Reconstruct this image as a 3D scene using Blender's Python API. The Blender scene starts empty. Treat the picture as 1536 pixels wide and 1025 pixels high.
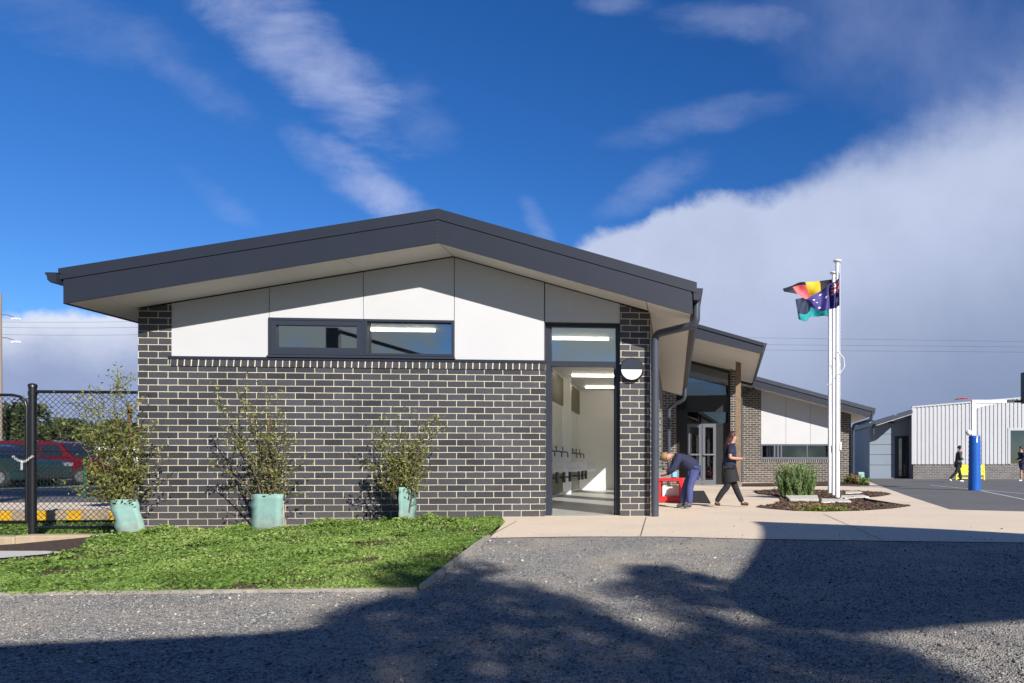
import bpy, bmesh, math, random
import numpy as np
from math import radians, sin, cos, pi, hypot, atan2, sqrt
from mathutils import Vector, Matrix, Quaternion
random.seed(7); rng = np.random.default_rng(11)
S = bpy.context.scene
COL = S.collection
# ------------------------------------------------------------------ measuring the place
A = radians(4.52); FX, FY = sin(A), cos(A); RX, RY = cos(A), -sin(A); FL = 1024.0; EYE = 0.70
def ray(px, py):
    u = (px-1093)/FL
    return (FX+RX*u, FY+RY*u, (697-py)/FL)
def PY(px, py, Y):
    d = ray(px, py); t = Y/d[1]; return Vector((d[0]*t, Y, EYE+d[2]*t))
def PG(px, py, z=0.0):
    d = ray(px, py); t = (z-EYE)/d[2]; return Vector((d[0]*t, d[1]*t, z))
def PD(px, py, dep):
    d = ray(px, py); return Vector((d[0]*dep, d[1]*dep, EYE+d[2]*dep))
def lerp(a, b, t): return a+(b-a)*t
def interp(x, pts):
    if x <= pts[0][0]: return pts[0][1]
    for (a, b), (c, d) in zip(pts, pts[1:]):
        if x <= c: return lerp(b, d, (x-a)/(c-a))
    return pts[-1][1]
def hgt(X, Y):
    a = interp(X, [(-8.3, .30), (-6.9, .17), (-2.3, .0)])
    b = interp(Y, [(0, .26), (6.3, .0)])
    h = -hypot(a, b)
    if Y > 9.6 and X < -2.3:
        h = lerp(h, -.1, min(1, (Y-9.6)/4))
    if Y > 9.6 and X > 0: h = -.02*min(1, (Y-9.6)/10)
    return h
def GH(px, py):
    z = 0
    for _ in range(8):
        p = PG(px, py, z); z = hgt(p.x, p.y)
    return PG(px, py, z)
SUN = Vector((.42, -.58, .40)).normalized()
# ------------------------------------------------------------------ objects
def tag(o, label=None, cat=None, group=None, kind=None):
    if label: o['label'] = label
    if cat: o['category'] = cat
    if group: o['group'] = group
    if kind: o['kind'] = kind
    return o
def thing(name, label, cat, loc, group=None):
    o = bpy.data.objects.new(name, None); COL.objects.link(o); o.location = loc
    o.empty_display_size = .2
    return tag(o, label, cat, group)
def link(name, me, mat, parent=None, base=None):
    """mesh data given in world coordinates; origin moved to the parent's base or the mesh's own base"""
    o = bpy.data.objects.new(name, me); COL.objects.link(o)
    if isinstance(mat, (list, tuple)):
        for m in mat: me.materials.append(m)
    elif mat: me.materials.append(mat)
    n = len(me.vertices)
    if parent is not None:
        w = Vector(parent.location); q = parent.parent
        while q: w += q.location; q = q.parent
        off = w
        o.parent = parent
    else:
        co = np.empty(n*3); me.vertices.foreach_get('co', co); co = co.reshape(-1, 3)
        off = Vector(((co[:, 0].min()+co[:, 0].max())/2, (co[:, 1].min()+co[:, 1].max())/2, co[:, 2].min()))
        if base is not None: off = Vector(base)
        o.location = off
    me.transform(Matrix.Translation(-off)); me.update()
    return o
class MB:
    def __init__(s): s.v = []; s.f = []; s.sm = []; s.mi = []
    def add(s, vs, fs, smooth=False, mi=0):
        n = len(s.v); s.v += [tuple(v) for v in vs]
        s.f += [tuple(i+n for i in f) for f in fs]; s.sm += [smooth]*len(fs); s.mi += [mi]*len(fs); return s
    def box(s, x0, x1, y0, y1, z0, z1, M=None, mi=0):
        vs = [Vector(p) for p in ((x0,y0,z0),(x1,y0,z0),(x1,y1,z0),(x0,y1,z0),(x0,y0,z1),(x1,y0,z1),(x1,y1,z1),(x0,y1,z1))]
        if M: vs = [M@v for v in vs]
        return s.add(vs, [(0,3,2,1),(4,5,6,7),(0,1,5,4),(1,2,6,5),(2,3,7,6),(3,0,4,7)], mi=mi)
    def prism(s, pts, y0, y1, M=None, mi=0):   # pts (x,z) counter clockwise seen from -Y
        n = len(pts); vs = [Vector((x, y0, z)) for x, z in pts]+[Vector((x, y1, z)) for x, z in pts]
        if M: vs = [M@v for v in vs]
        fs = [tuple(range(n)), tuple(range(2*n-1, n-1, -1))]+[(i, i+n, (i+1) % n+n, (i+1) % n) for i in range(n)]
        return s.add(vs, fs, mi=mi)
    def slab(s, pts, z0, z1):   # pts (x,y) ccw from above
        n = len(pts); vs = [Vector((x, y, z0)) for x, y in pts]+[Vector((x, y, z1)) for x, y in pts]
        return s.add(vs, [tuple(range(n-1, -1, -1)), tuple(range(n, 2*n))]+[(i, (i+1) % n, (i+1) % n+n, i+n) for i in range(n)])
    def tube(s, pts, r, n=8, cap=True, mi=0):
        pts = [Vector(p) for p in pts]; k = len(pts)
        if not isinstance(r, (list, tuple)): r = [r]*k
        vs = []; up = None
        for i, p in enumerate(pts):
            d = (pts[min(i+1, k-1)]-pts[max(i-1, 0)])
            d = d.normalized() if d.length > 1e-9 else Vector((0, 0, 1))
            if up is None:
                up = Vector((0, 0, 1)) if abs(d.z) < .9 else Vector((1, 0, 0))
            a = d.cross(up).normalized(); b = a.cross(d).normalized(); up = b
            for j in range(n):
                t = 2*pi*j/n; vs.append(p+(a*cos(t)+b*sin(t))*r[i])
        fs = []
        for i in range(k-1):
            for j in range(n):
                fs.append((i*n+j, (i+1)*n+j, (i+1)*n+(j+1) % n, i*n+(j+1) % n))
        m = len(s.v)
        s.add(vs, fs, True, mi)
        if cap: s.add(vs, [tuple(range(n)), tuple(range((k-1)*n+n-1, (k-1)*n-1, -1))], False, mi)
        return s
    def lathe(s, c, prof, n=16, axis='z', smooth=True, mi=0):
        vs = []; c = Vector(c)
        for r, h in prof:
            for j in range(n):
                t = 2*pi*j/n
                if axis == 'z': vs.append(c+Vector((r*cos(t), r*sin(t), h)))
                elif axis == 'y': vs.append(c+Vector((r*cos(t), h, r*sin(t))))
                else: vs.append(c+Vector((h, r*cos(t), r*sin(t))))
        fs = [(i*n+j, i*n+(j+1) % n, (i+1)*n+(j+1) % n, (i+1)*n+j) for i in range(len(prof)-1) for j in range(n)]
        s.add(vs, fs, smooth, mi)
        s.add(vs, [tuple(range(n-1, -1, -1)), tuple(range((len(prof)-1)*n, len(prof)*n))], False, mi)
        return s
    def grid(s, P, nu, nv, mi=None, smooth=True):   # P(i,j)
        vs = [P(i/(nu), j/(nv)) for j in range(nv+1) for i in range(nu+1)]
        n = len(s.v); s.v += [tuple(v) for v in vs]
        for j in range(nv):
            for i in range(nu):
                a = n+j*(nu+1)+i
                s.f.append((a, a+1, a+nu+2, a+nu+1)); s.sm.append(smooth)
                s.mi.append(mi((i+.5)/nu, (j+.5)/nv) if mi else 0)
        return s
    def mesh(s, name):
        me = bpy.data.meshes.new(name); me.from_pydata(s.v, [], s.f)
        me.polygons.foreach_set('use_smooth', s.sm); me.polygons.foreach_set('material_index', s.mi); me.update()
        return me
    def build(s, name, mat, parent=None, bevel=0, base=None, recalc=True, kind=None, label=None):
        me = s.mesh(name)
        if recalc:
            bm = bmesh.new(); bm.from_mesh(me); bmesh.ops.recalc_face_normals(bm, faces=bm.faces); bm.to_mesh(me); bm.free()
        o = link(name, me, mat, parent, base)
        if bevel:
            m = o.modifiers.new('bevel', 'BEVEL'); m.width = bevel; m.segments = 2; m.limit_method = 'ANGLE'
        if kind: o['kind'] = kind
        if label: o['label'] = label
        return o
def quads(name, V, mat, parent=None, F=4, mi=None, base=None, col=None):
    """V: numpy (n*F,3) -> n faces of F corners"""
    n = len(V)//F; me = bpy.data.meshes.new(name)
    me.vertices.add(len(V)); me.vertices.foreach_set('co', V.astype(np.float32).ravel())
    me.loops.add(n*F); me.loops.foreach_set('vertex_index', np.arange(n*F, dtype=np.int32))
    me.polygons.add(n); me.polygons.foreach_set('loop_start', np.arange(0, n*F, F, dtype=np.int32))
    me.polygons.foreach_set('loop_total', np.full(n, F, dtype=np.int32))
    me.update()
    if col is not None:
        at = me.attributes.new('tint', 'FLOAT', 'FACE'); at.data.foreach_set('value', col.astype(np.float32))
    return link(name, me, mat, parent, base)
# ------------------------------------------------------------------ materials
def newmat(name):
    m = bpy.data.materials.new(name); m.use_nodes = True
    nt = m.node_tree; b = nt.nodes['Principled BSDF']; return m, nt, b
def N(nt, t, **k):
    n = nt.nodes.new(t)
    for a, v in k.items():
        if a in n.inputs.keys() if hasattr(n.inputs, 'keys') else False: n.inputs[a].default_value = v
        else: setattr(n, a, v)
    return n
def setin(n, **k):
    for a, v in k.items(): n.inputs[a.replace('_', ' ')].default_value = v
def simple(name, col, rough=.6, metal=0., var=.12, scale=8., bump=.0, spec=.5, bscale=60, detail=6):
    m, nt, b = newmat(name)
    tc = nt.nodes.new('ShaderNodeNewGeometry')
    no = nt.nodes.new('ShaderNodeTexNoise'); setin(no, Scale=scale, Detail=detail, Roughness=.6)
    nt.links.new(tc.outputs['Position'], no.inputs['Vector'])
    r = nt.nodes.new('ShaderNodeMapRange'); setin(r, From_Min=.3, From_Max=.7, To_Min=1-var, To_Max=1+var)
    nt.links.new(no.outputs['Fac'], r.inputs['Value'])
    mx = nt.nodes.new('ShaderNodeVectorMath'); mx.operation = 'SCALE'; mx.inputs[0].default_value = col
    nt.links.new(r.outputs[0], mx.inputs['Scale']); nt.links.new(mx.outputs[0], b.inputs['Base Color'])
    setin(b, Roughness=rough, Metallic=metal); b.inputs['Specular IOR Level'].default_value = spec
    if bump:
        n2 = nt.nodes.new('ShaderNodeTexNoise'); setin(n2, Scale=bscale, Detail=4)
        nt.links.new(tc.outputs['Position'], n2.inputs['Vector'])
        bp = nt.nodes.new('ShaderNodeBump'); setin(bp, Strength=bump, Distance=.01)
        nt.links.new(n2.outputs['Fac'], bp.inputs['Height']); nt.links.new(bp.outputs[0], b.inputs['Normal'])
    return m
def mathn(nt, op, a, b=None, c=None, clamp=False):
    n = nt.nodes.new('ShaderNodeMath'); n.operation = op; n.use_clamp = clamp
    for i, v in enumerate((a, b, c)):
        if v is None: continue
        if isinstance(v, (int, float)): n.inputs[i].default_value = v
        else: nt.links.new(v, n.inputs[i])
    return n.outputs[0]
def mixc(nt, f, a, b):
    n = nt.nodes.new('ShaderNodeMix'); n.data_type = 'RGBA'
    for s_, v in ((n.inputs[0], f), (n.inputs[6], a), (n.inputs[7], b)):
        if isinstance(v, (int, float)): s_.default_value = v
        elif isinstance(v, tuple): s_.default_value = (*v[:3], 1)
        else: nt.links.new(v, s_)
    return n.outputs[2]
def brick(name, c1, c2, mort, bw=.24, rh=.086, ms=.0058, off=.5, zoff=0., uoff=0., freq=2):
    m, nt, b = newmat(name)
    g = nt.nodes.new('ShaderNodeNewGeometry')
    sp = nt.nodes.new('ShaderNodeSeparateXYZ'); nt.links.new(g.outputs['Position'], sp.inputs[0])
    sn = nt.nodes.new('ShaderNodeSeparateXYZ'); nt.links.new(g.outputs['True Normal'], sn.inputs[0])
    side = mathn(nt, 'GREATER_THAN', mathn(nt, 'ABSOLUTE', sn.outputs[0]), .6)
    u = mathn(nt, 'ADD', mathn(nt, 'MULTIPLY', sp.outputs[0], mathn(nt, 'SUBTRACT', 1., side)),
              mathn(nt, 'MULTIPLY', sp.outputs[1], side))
    no = nt.nodes.new('ShaderNodeTexNoise'); setin(no, Scale=22., Detail=3.)
    nt.links.new(g.outputs['Position'], no.inputs['Vector'])
    w = mathn(nt, 'MULTIPLY', mathn(nt, 'SUBTRACT', no.outputs['Fac'], .5), .0065)
    no3 = nt.nodes.new('ShaderNodeTexNoise'); setin(no3, Scale=3., Detail=2.)
    nt.links.new(g.outputs['Position'], no3.inputs['Vector'])
    w3 = mathn(nt, 'MULTIPLY', mathn(nt, 'SUBTRACT', no3.outputs['Fac'], .5), .010)
    u = mathn(nt, 'ADD', mathn(nt, 'ADD', u, 50*bw+uoff), mathn(nt, 'ADD', w, w3))
    v = mathn(nt, 'ADD', mathn(nt, 'ADD', sp.outputs[2], 20*rh+zoff), w)
    cb = nt.nodes.new('ShaderNodeCombineXYZ'); nt.links.new(u, cb.inputs[0]); nt.links.new(v, cb.inputs[1])
    t = nt.nodes.new('ShaderNodeTexBrick'); t.offset = off; t.offset_frequency = freq
    setin(t, Scale=1., Brick_Width=bw, Row_Height=rh, Mortar_Size=ms, Mortar_Smooth=.25, Bias=0.)
    t.inputs['Color1'].default_value = (*c1, 1); t.inputs['Color2'].default_value = (*c2, 1); t.inputs['Mortar'].default_value = (*mort, 1)
    nt.links.new(cb.outputs[0], t.inputs['Vector'])
    # blotches and cement smears
    n2 = nt.nodes.new('ShaderNodeTexNoise'); setin(n2, Scale=60., Detail=6.); nt.links.new(g.outputs['Position'], n2.inputs['Vector'])
    r2 = nt.nodes.new('ShaderNodeMapRange'); setin(r2, From_Min=.3, From_Max=.7, To_Min=.8, To_Max=1.22); nt.links.new(n2.outputs['Fac'], r2.inputs['Value'])
    sc = nt.nodes.new('ShaderNodeVectorMath'); sc.operation = 'SCALE'; nt.links.new(t.outputs['Color'], sc.inputs[0]); nt.links.new(r2.outputs[0], sc.inputs['Scale'])
    n4 = nt.nodes.new('ShaderNodeTexNoise'); setin(n4, Scale=9., Detail=8., Roughness=.7); nt.links.new(g.outputs['Position'], n4.inputs['Vector'])
    sm = nt.nodes.new('ShaderNodeMapRange'); setin(sm, From_Min=.66, From_Max=.78, To_Min=0., To_Max=.45); nt.links.new(n4.outputs['Fac'], sm.inputs['Value'])
    col = mixc(nt, sm.outputs[0], sc.outputs[0], tuple(.55*x for x in mort))
    n5 = nt.nodes.new('ShaderNodeTexNoise'); setin(n5, Scale=2.2, Detail=7., Roughness=.65); nt.links.new(g.outputs['Position'], n5.inputs['Vector'])
    dz = nt.nodes.new('ShaderNodeMapRange'); setin(dz, From_Min=.35, From_Max=-.15, To_Min=0., To_Max=.28); nt.links.new(mathn(nt, 'ADD', sp.outputs[2], mathn(nt, 'MULTIPLY', mathn(nt, 'SUBTRACT', n5.outputs['Fac'], .5), .9)), dz.inputs['Value'])
    col = mixc(nt, dz.outputs[0], col, (.17, .15, .13))
    pv = nt.nodes.new('ShaderNodeMapRange'); setin(pv, From_Min=.35, From_Max=.7, To_Min=.88, To_Max=1.16); nt.links.new(n5.outputs['Fac'], pv.inputs['Value'])
    s5 = nt.nodes.new('ShaderNodeVectorMath'); s5.operation = 'SCALE'; nt.links.new(col, s5.inputs[0]); nt.links.new(pv.outputs[0], s5.inputs['Scale']); col = s5.outputs[0]
    nt.links.new(col, b.inputs['Base Color'])
    rg = mathn(nt, 'ADD', mathn(nt, 'MULTIPLY', t.outputs['Fac'], .4), .5); nt.links.new(rg, b.inputs['Roughness'])
    hh = mathn(nt, 'ADD', mathn(nt, 'MULTIPLY', t.outputs['Fac'], -1.), mathn(nt, 'MULTIPLY', n2.outputs['Fac'], .25))
    bp = nt.nodes.new('ShaderNodeBump'); setin(bp, Strength=.8, Distance=.006)
    nt.links.new(hh, bp.inputs['Height']); nt.links.new(bp.outputs[0], b.inputs['Normal'])
    return m
def glass(name, tint=(.8, .86, .86), refl=.36, body=0.):
    m, nt, b = newmat(name); nt.nodes.remove(b)
    out = nt.nodes['Material Output']
    tr = nt.nodes.new('ShaderNodeBsdfTransparent'); tr.inputs[0].default_value = (*tint, 1)
    gl = nt.nodes.new('ShaderNodeBsdfGlossy'); gl.inputs['Roughness'].default_value = .015
    fr = nt.nodes.new('ShaderNodeFresnel'); fr.inputs[0].default_value = 1.5
    f = mathn(nt, 'ADD', mathn(nt, 'MULTIPLY', fr.outputs[0], .9), refl, clamp=True)
    mx = nt.nodes.new('ShaderNodeMixShader'); nt.links.new(f, mx.inputs[0]); nt.links.new(tr.outputs[0], mx.inputs[1]); nt.links.new(gl.outputs[0], mx.inputs[2])
    nt.links.new(mx.outputs[0], out.inputs[0]); return m
def emis(name, col, st):
    m, nt, b = newmat(name); b.inputs['Base Color'].default_value = (*col, 1)
    b.inputs['Emission Color'].default_value = (*col, 1); b.inputs['Emission Strength'].default_value = st; return m
def leafmat(name, c1, c2, c3, rough=.5, transl=.25):
    m, nt, b = newmat(name)
    at = nt.nodes.new('ShaderNodeAttribute'); at.attribute_name = 'tint'
    cr = nt.nodes.new('ShaderNodeValToRGB'); e = cr.color_ramp.elements
    e[0].color = (*c1, 1); e[1].color = (*c3, 1); x = e.new(.5); x.color = (*c2, 1)
    nt.links.new(at.outputs['Fac'], cr.inputs[0]); nt.links.new(cr.outputs[0], b.inputs['Base Color'])
    setin(b, Roughness=rough)
    b.inputs['Specular IOR Level'].default_value = .35
    out = nt.nodes['Material Output']; tl = nt.nodes.new('ShaderNodeBsdfTranslucent'); nt.links.new(cr.outputs[0], tl.inputs[0])
    mx = nt.nodes.new('ShaderNodeMixShader'); mx.inputs[0].default_value = transl
    nt.links.new(b.outputs[0], mx.inputs[1]); nt.links.new(tl.outputs[0], mx.inputs[2]); nt.links.new(mx.outputs[0], out.inputs[0])
    return m
M = {}
M['brick'] = brick('charcoal brick', (.036, .037, .043), (.070, .072, .082), (.62, .545, .42), ms=.0055)
M['brick_sill'] = brick('charcoal sill brick', (.034, .035, .040), (.060, .061, .068), (.62, .545, .42), bw=.086, rh=.30, ms=.0078, off=0., zoff=.15)
M['brick_far'] = brick('brown brick', (.045, .038, .036), (.10, .085, .078), (.50, .44, .36), ms=.008)
M['brick_grey'] = brick('grey brick', (.075, .07, .068), (.13, .12, .115), (.36, .34, .33), ms=.008)
M['panel'] = simple('white cladding', (.545, .545, .555), .55, var=.03, scale=1.2, bump=.02)
M['joint'] = simple('dark joint', (.05, .05, .055), .8)  # plain dark colour for board backing and sawn joints
M['steel'] = simple('dark steel sheet', (.017, .021, .035), .5, var=.06, scale=2.5, spec=.5)
M['frame'] = simple('window frame paint', (.030, .036, .052), .38, var=.05, scale=3)
M['frame_light'] = simple('pale grey frame paint', (.13, .14, .165), .4, var=.05, scale=3)
M['pipe'] = simple('downpipe paint', (.050, .057, .078), .35, var=.10, scale=5)
M['soffit'] = simple('soffit board', (.72, .70, .66), .7, var=.04, scale=1.5)
M['white_wall'] = simple('interior white tile', (.86, .86, .84), .4, var=.03, scale=2)
M['olive'] = simple('olive wall panel', (.13, .13, .055), .5, var=.05, scale=2)
M['tile_floor'] = simple('grey floor', (.42, .42, .38), .35, var=.08, scale=6)
M['porcelain'] = simple('white basin', (.85, .85, .85), .2, var=.01)
M['chrome'] = simple('dull metal tap', (.12, .12, .12), .3, metal=.7)
M['mirror'] = simple('mirror', (.70, .74, .72), .05, metal=1., var=.01)
M['strip'] = emis('lit strip light', (1., .88, .72), 6.)
M['lamp_white'] = simple('white lamp lens', (.78, .82, .86), .25, var=.02)
M['black_plastic'] = simple('black plastic', (.018, .019, .022), .45)
M['glass'] = glass('window glass')
M['glass_dark'] = glass('dark window glass', (.22, .26, .28), .16)
M['timber'] = simple('weathered timber', (.20, .135, .085), .75, var=.25, scale=14, bump=.3)
M['sleeper'] = simple('old timber edging', (.33, .30, .25), .85, var=.25, scale=20, bump=.5)
M['kerbtan'] = simple('tan concrete kerb', (.42, .33, .22), .85, var=.15, scale=10, bump=.3)
M['kerbtan2'] = simple('tan concrete kerb grey', (.36, .33, .28), .85, var=.15, scale=10, bump=.3)
M['white_paint'] = simple('white pole paint', (.82, .82, .84), .3, var=.03, scale=2)
M['yellow'] = simple('yellow paint', (.75, .42, .02), .6, var=.15, scale=12)
M['bench_yellow'] = simple('lemon yellow bench', (.78, .70, .05), .5, var=.05)
M['blue_pad'] = simple('blue vinyl pad', (.012, .10, .42), .35, var=.08, scale=6, bump=.25, bscale=9)
M['navy'] = simple('navy cloth', (.016, .020, .055), .85, var=.3, scale=20, bump=1., bscale=14)
M['navy2'] = simple('blue trouser cloth', (.055, .07, .20), .85, var=.15, scale=20)
M['black_cloth'] = simple('black cloth', (.012, .012, .016), .85)
M['grey_cloth'] = simple('grey cloth', (.06, .065, .075), .85)
M['skin'] = simple('skin', (.42, .23, .165), .55, var=.05)
M['blonde'] = simple('blonde hair', (.26, .16, .075), .6, var=.25, scale=60)
M['brownhair'] = simple('brown hair', (.045, .016, .010), .55, var=.25, scale=60)
M['red'] = simple('red plastic', (.62, .025, .03), .35, var=.05)
M['greytray'] = simple('grey tray plastic', (.24, .25, .27), .5)
M['teal'] = simple('pale teal tree guard', (.20, .345, .31), .6, var=.10, scale=9, bump=.3, bscale=14)
M['stake'] = simple('brown stake', (.13, .07, .04), .85, var=.3, scale=20)
M['bark'] = simple('bark', (.12, .09, .065), .9, var=.3, scale=25)
M['fence'] = simple('black coated steel', (.010, .011, .014), .35)
M['fencegreen'] = simple('green coated steel', (.01, .065, .045), .4)
M['corr'] = simple('white corrugated steel', (.46, .465, .49), .4, var=.03, scale=1)
M['bluegrey'] = simple('blue grey panel', (.19, .23, .29), .5, var=.04, scale=1)
M['rubber'] = simple('black rubber', (.02, .02, .021), .7)
M['stone'] = simple('stone slab', (.58, .54, .47), .8, var=.15, scale=12, bump=.3)
M['carred'] = simple('red car paint', (.11, .005, .011), .2)
M['carblue'] = simple('blue car paint', (.015, .03, .14), .2)
M['cargreen'] = simple('dark teal car paint', (.012, .03, .032), .2)
M['carwhite'] = simple('white car paint', (.75, .75, .76), .2)
M['carglass'] = simple('car glass', (.015, .018, .025), .05)
M['tyre'] = simple('tyre', (.015, .015, .015), .8)
M['rim'] = simple('rim', (.5, .5, .52), .3, metal=.8)
M['taillight'] = simple('tail light', (.45, .01, .01), .2)
M['rope'] = simple('white rope', (.72, .70, .66), .8)
M['poleconc'] = simple('utility pole', (.24, .19, .16), .9)
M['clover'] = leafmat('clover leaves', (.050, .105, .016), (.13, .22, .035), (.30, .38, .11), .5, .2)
M['shrub'] = leafmat('olive shrub leaves', (.075, .095, .018), (.17, .19, .04), (.36, .35, .11), .5, .25)
M['rosemary'] = leafmat('rosemary leaves', (.07, .13, .04), (.15, .24, .07), (.34, .42, .19), .6, .2)
M['tree'] = leafmat('eucalypt leaves', (.035, .05, .015), (.065, .09, .025), (.14, .15, .05), .6, .2)
M['limebush'] = leafmat('lime bush leaves', (.08, .13, .01), (.16, .24, .02), (.32, .40, .05), .6, .2)
M['drygrass'] = leafmat('dry plant leaves', (.16, .10, .04), (.30, .21, .08), (.42, .33, .16), .7, .2)
M['stones'] = leafmat('loose stones', (.085, .084, .082), (.30, .285, .265), (.74, .70, .63), .8, 0.)
M['mulchchips'] = leafmat('bark chips', (.035, .020, .014), (.10, .06, .04), (.22, .15, .11), .85, 0.)
def groundmat(name, cols, scale, bump=.5, dist=.012, rough=.9, patch=None, pscale=.7, vor=True):
    m, nt, b = newmat(name); g = nt.nodes.new('ShaderNodeNewGeometry')
    no = nt.nodes.new('ShaderNodeTexNoise'); setin(no, Scale=scale*.35, Detail=8., Roughness=.75); nt.links.new(g.outputs['Position'], no.inputs['Vector'])
    vo = nt.nodes.new('ShaderNodeTexVoronoi'); setin(vo, Scale=scale); nt.links.new(g.outputs['Position'], vo.inputs['Vector'])
    sx = nt.nodes.new('ShaderNodeSeparateColor'); nt.links.new(vo.outputs['Color'], sx.inputs[0])
    f = mathn(nt, 'ADD', mathn(nt, 'MULTIPLY', sx.outputs[0], .65 if vor else 0.), mathn(nt, 'MULTIPLY', no.outputs['Fac'], .35 if vor else 1.))
    cr = nt.nodes.new('ShaderNodeValToRGB'); e = cr.color_ramp.elements
    e[0].position = .12 if vor else .3; e[0].color = (*cols[0], 1); e[1].position = .85 if vor else .7; e[1].color = (*cols[2], 1); x = e.new(.5); x.color = (*cols[1], 1)
    nt.links.new(f, cr.inputs[0]); col = cr.outputs[0]
    if patch:
        n2 = nt.nodes.new('ShaderNodeTexNoise'); setin(n2, Scale=pscale, Detail=6., Roughness=.6); nt.links.new(g.outputs['Position'], n2.inputs['Vector'])
        r = nt.nodes.new('ShaderNodeMapRange'); setin(r, From_Min=.44, From_Max=.62, To_Min=0., To_Max=.75); nt.links.new(n2.outputs['Fac'], r.inputs['Value'])
        col = mixc(nt, r.outputs[0], col, patch)
    nt.links.new(col, b.inputs['Base Color']); setin(b, Roughness=rough)
    b.inputs['Specular IOR Level'].default_value = .25
    hh = mathn(nt, 'ADD', mathn(nt, 'MULTIPLY', vo.outputs['Distance'], -1.5 if vor else 0.), no.outputs['Fac'])
    bp = nt.nodes.new('ShaderNodeBump'); setin(bp, Strength=bump, Distance=dist)
    nt.links.new(hh, bp.inputs['Height']); nt.links.new(bp.outputs[0], b.inputs['Normal'])
    return m
M['gravel'] = groundmat('crushed gravel', ((.11, .108, .105), (.31, .295, .275), (.58, .55, .50)), 105, .9, .012, patch=(.50, .43, .34), pscale=1.3)
M['concrete'] = groundmat('tan exposed concrete', ((.62, .495, .365), (.70, .57, .425), (.77, .64, .49)), 60, .15, .003, vor=False, patch=(.62, .52, .41), pscale=.6)
M['asphalt'] = groundmat('asphalt', ((.095, .092, .095), (.125, .122, .125), (.16, .155, .155)), 120, .4, .004, patch=(.15, .145, .145))
M['soil'] = groundmat('lawn soil', ((.05, .035, .02), (.09, .06, .035), (.15, .10, .06)), 60, .6)
M['mulch'] = groundmat('bark mulch', ((.035, .022, .016), (.085, .052, .037), (.19, .13, .10)), 90, .9, .012)
M['drygrassland'] = groundmat('grass land', ((.05, .08, .02), (.09, .12, .035), (.14, .15, .06)), 20, .6)
M['paleconc'] = groundmat('pale concrete', ((.45, .43, .40), (.52, .50, .46), (.58, .56, .52)), 60, .15, .003, vor=False)
nt_ = M['teal'].node_tree; b_ = nt_.nodes['Principled BSDF']; lk = b_.inputs['Base Color'].links[0].from_socket
tcg = nt_.nodes.new('ShaderNodeTexCoord'); sg = nt_.nodes.new('ShaderNodeSeparateXYZ'); nt_.links.new(tcg.outputs['Object'], sg.inputs[0])
ng = nt_.nodes.new('ShaderNodeTexNoise'); setin(ng, Scale=13., Detail=7., Roughness=.7); nt_.links.new(tcg.outputs['Object'], ng.inputs['Vector'])
mg_ = nt_.nodes.new('ShaderNodeMapRange'); setin(mg_, From_Min=.22, From_Max=-.02, To_Min=0., To_Max=.75); nt_.links.new(mathn(nt_, 'ADD', sg.outputs[2], mathn(nt_, 'MULTIPLY', mathn(nt_, 'SUBTRACT', ng.outputs['Fac'], .5), .5)), mg_.inputs['Value'])
nt_.links.new(mixc(nt_, mg_.outputs[0], lk, (.20, .17, .12)), b_.inputs['Base Color'])
# ------------------------------------------------------------------ ground sheets
def sheet(name, pts, mat, off, step=.6, zf=hgt, lim=14, kind='structure'):
    bm = bmesh.new(); vs = [bm.verts.new((p[0], p[1], 0)) for p in pts]; bm.faces.new(vs)
    xs = [p[0] for p in pts]; ys = [p[1] for p in pts]
    def cuts(lo, hi):
        lo, hi = max(lo, -lim), min(hi, lim+8); k = math.ceil(lo/step)
        while k*step < hi: yield k*step; k += 1
    for ax, lo, hi in ((0, min(xs), max(xs)), (1, min(ys), max(ys))):
        for c in cuts(lo, hi):
            co = [0, 0, 0]; co[ax] = c; no = [0, 0, 0]; no[ax] = 1
            bmesh.ops.bisect_plane(bm, geom=bm.verts[:]+bm.edges[:]+bm.faces[:], plane_co=co, plane_no=no, dist=1e-5)
    for v in bm.verts: v.co.z = zf(v.co.x, v.co.y)+off
    bmesh.ops.recalc_face_normals(bm, faces=bm.faces)
    for f in bm.faces:
        if f.normal.z < 0: f.normal_flip()
    me = bpy.data.meshes.new(name); bm.to_mesh(me); bm.free()
    return tag(link(name, me, mat), kind=kind)
def gl(*pp): return [tuple(GH(*p))[:2] for p in pp]
D = 9.3
BX0, BX1 = -6.843, -0.333
sheet('ground', [(-400, -60), (400, -60), (400, 900), (-400, 900)], M['drygrassland'], -.035, 1.0)
E1 = Vector((-1.68, 4.61)); E2 = Vector((-2.30, 9.29))
gravel_poly = [(-14, -12), (16, -12), (16, 5.4)]+gl((1536, 815), (1300, 812), (1130, 809.5), (1000, 806), (860, 806), (735, 808))
ev = GH(733, 808)
gravel_poly += [tuple(GH(628, 886))[:2]]+gl((0, 893.5), (-200, 896))+[(-14, 4.8)]
sheet('gravel_yard', gravel_poly, M['gravel'], 0., .5)
pad = gl((735, 808), (860, 806), (1000, 806), (1130, 809.5), (1300, 812), (1536, 815))+[(16, 5.4), (16, 9.5)]+[tuple(PG(1536, 768))[:2], tuple(PG(1425, 765))[:2]]+[tuple(PG(1365, 745))[:2], tuple(PG(1290, 717.5))[:2], (-.45, 36), (-.45, D+.02), (E2.x, D+.02), tuple(PG(757, 784.5))[:2]]
sheet('concrete_path', pad, M['concrete'], .006, 1.)
asph = [tuple(PG(1290, 717.5))[:2], tuple(PG(1365, 745))[:2], tuple(PG(1425, 765))[:2], tuple(PG(1536, 768))[:2], (16, 9.5), (60, 9.5), (60, 60), (8, 60)]
sheet('asphalt_court', asph, M['asphalt'], .002, 2.)
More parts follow.
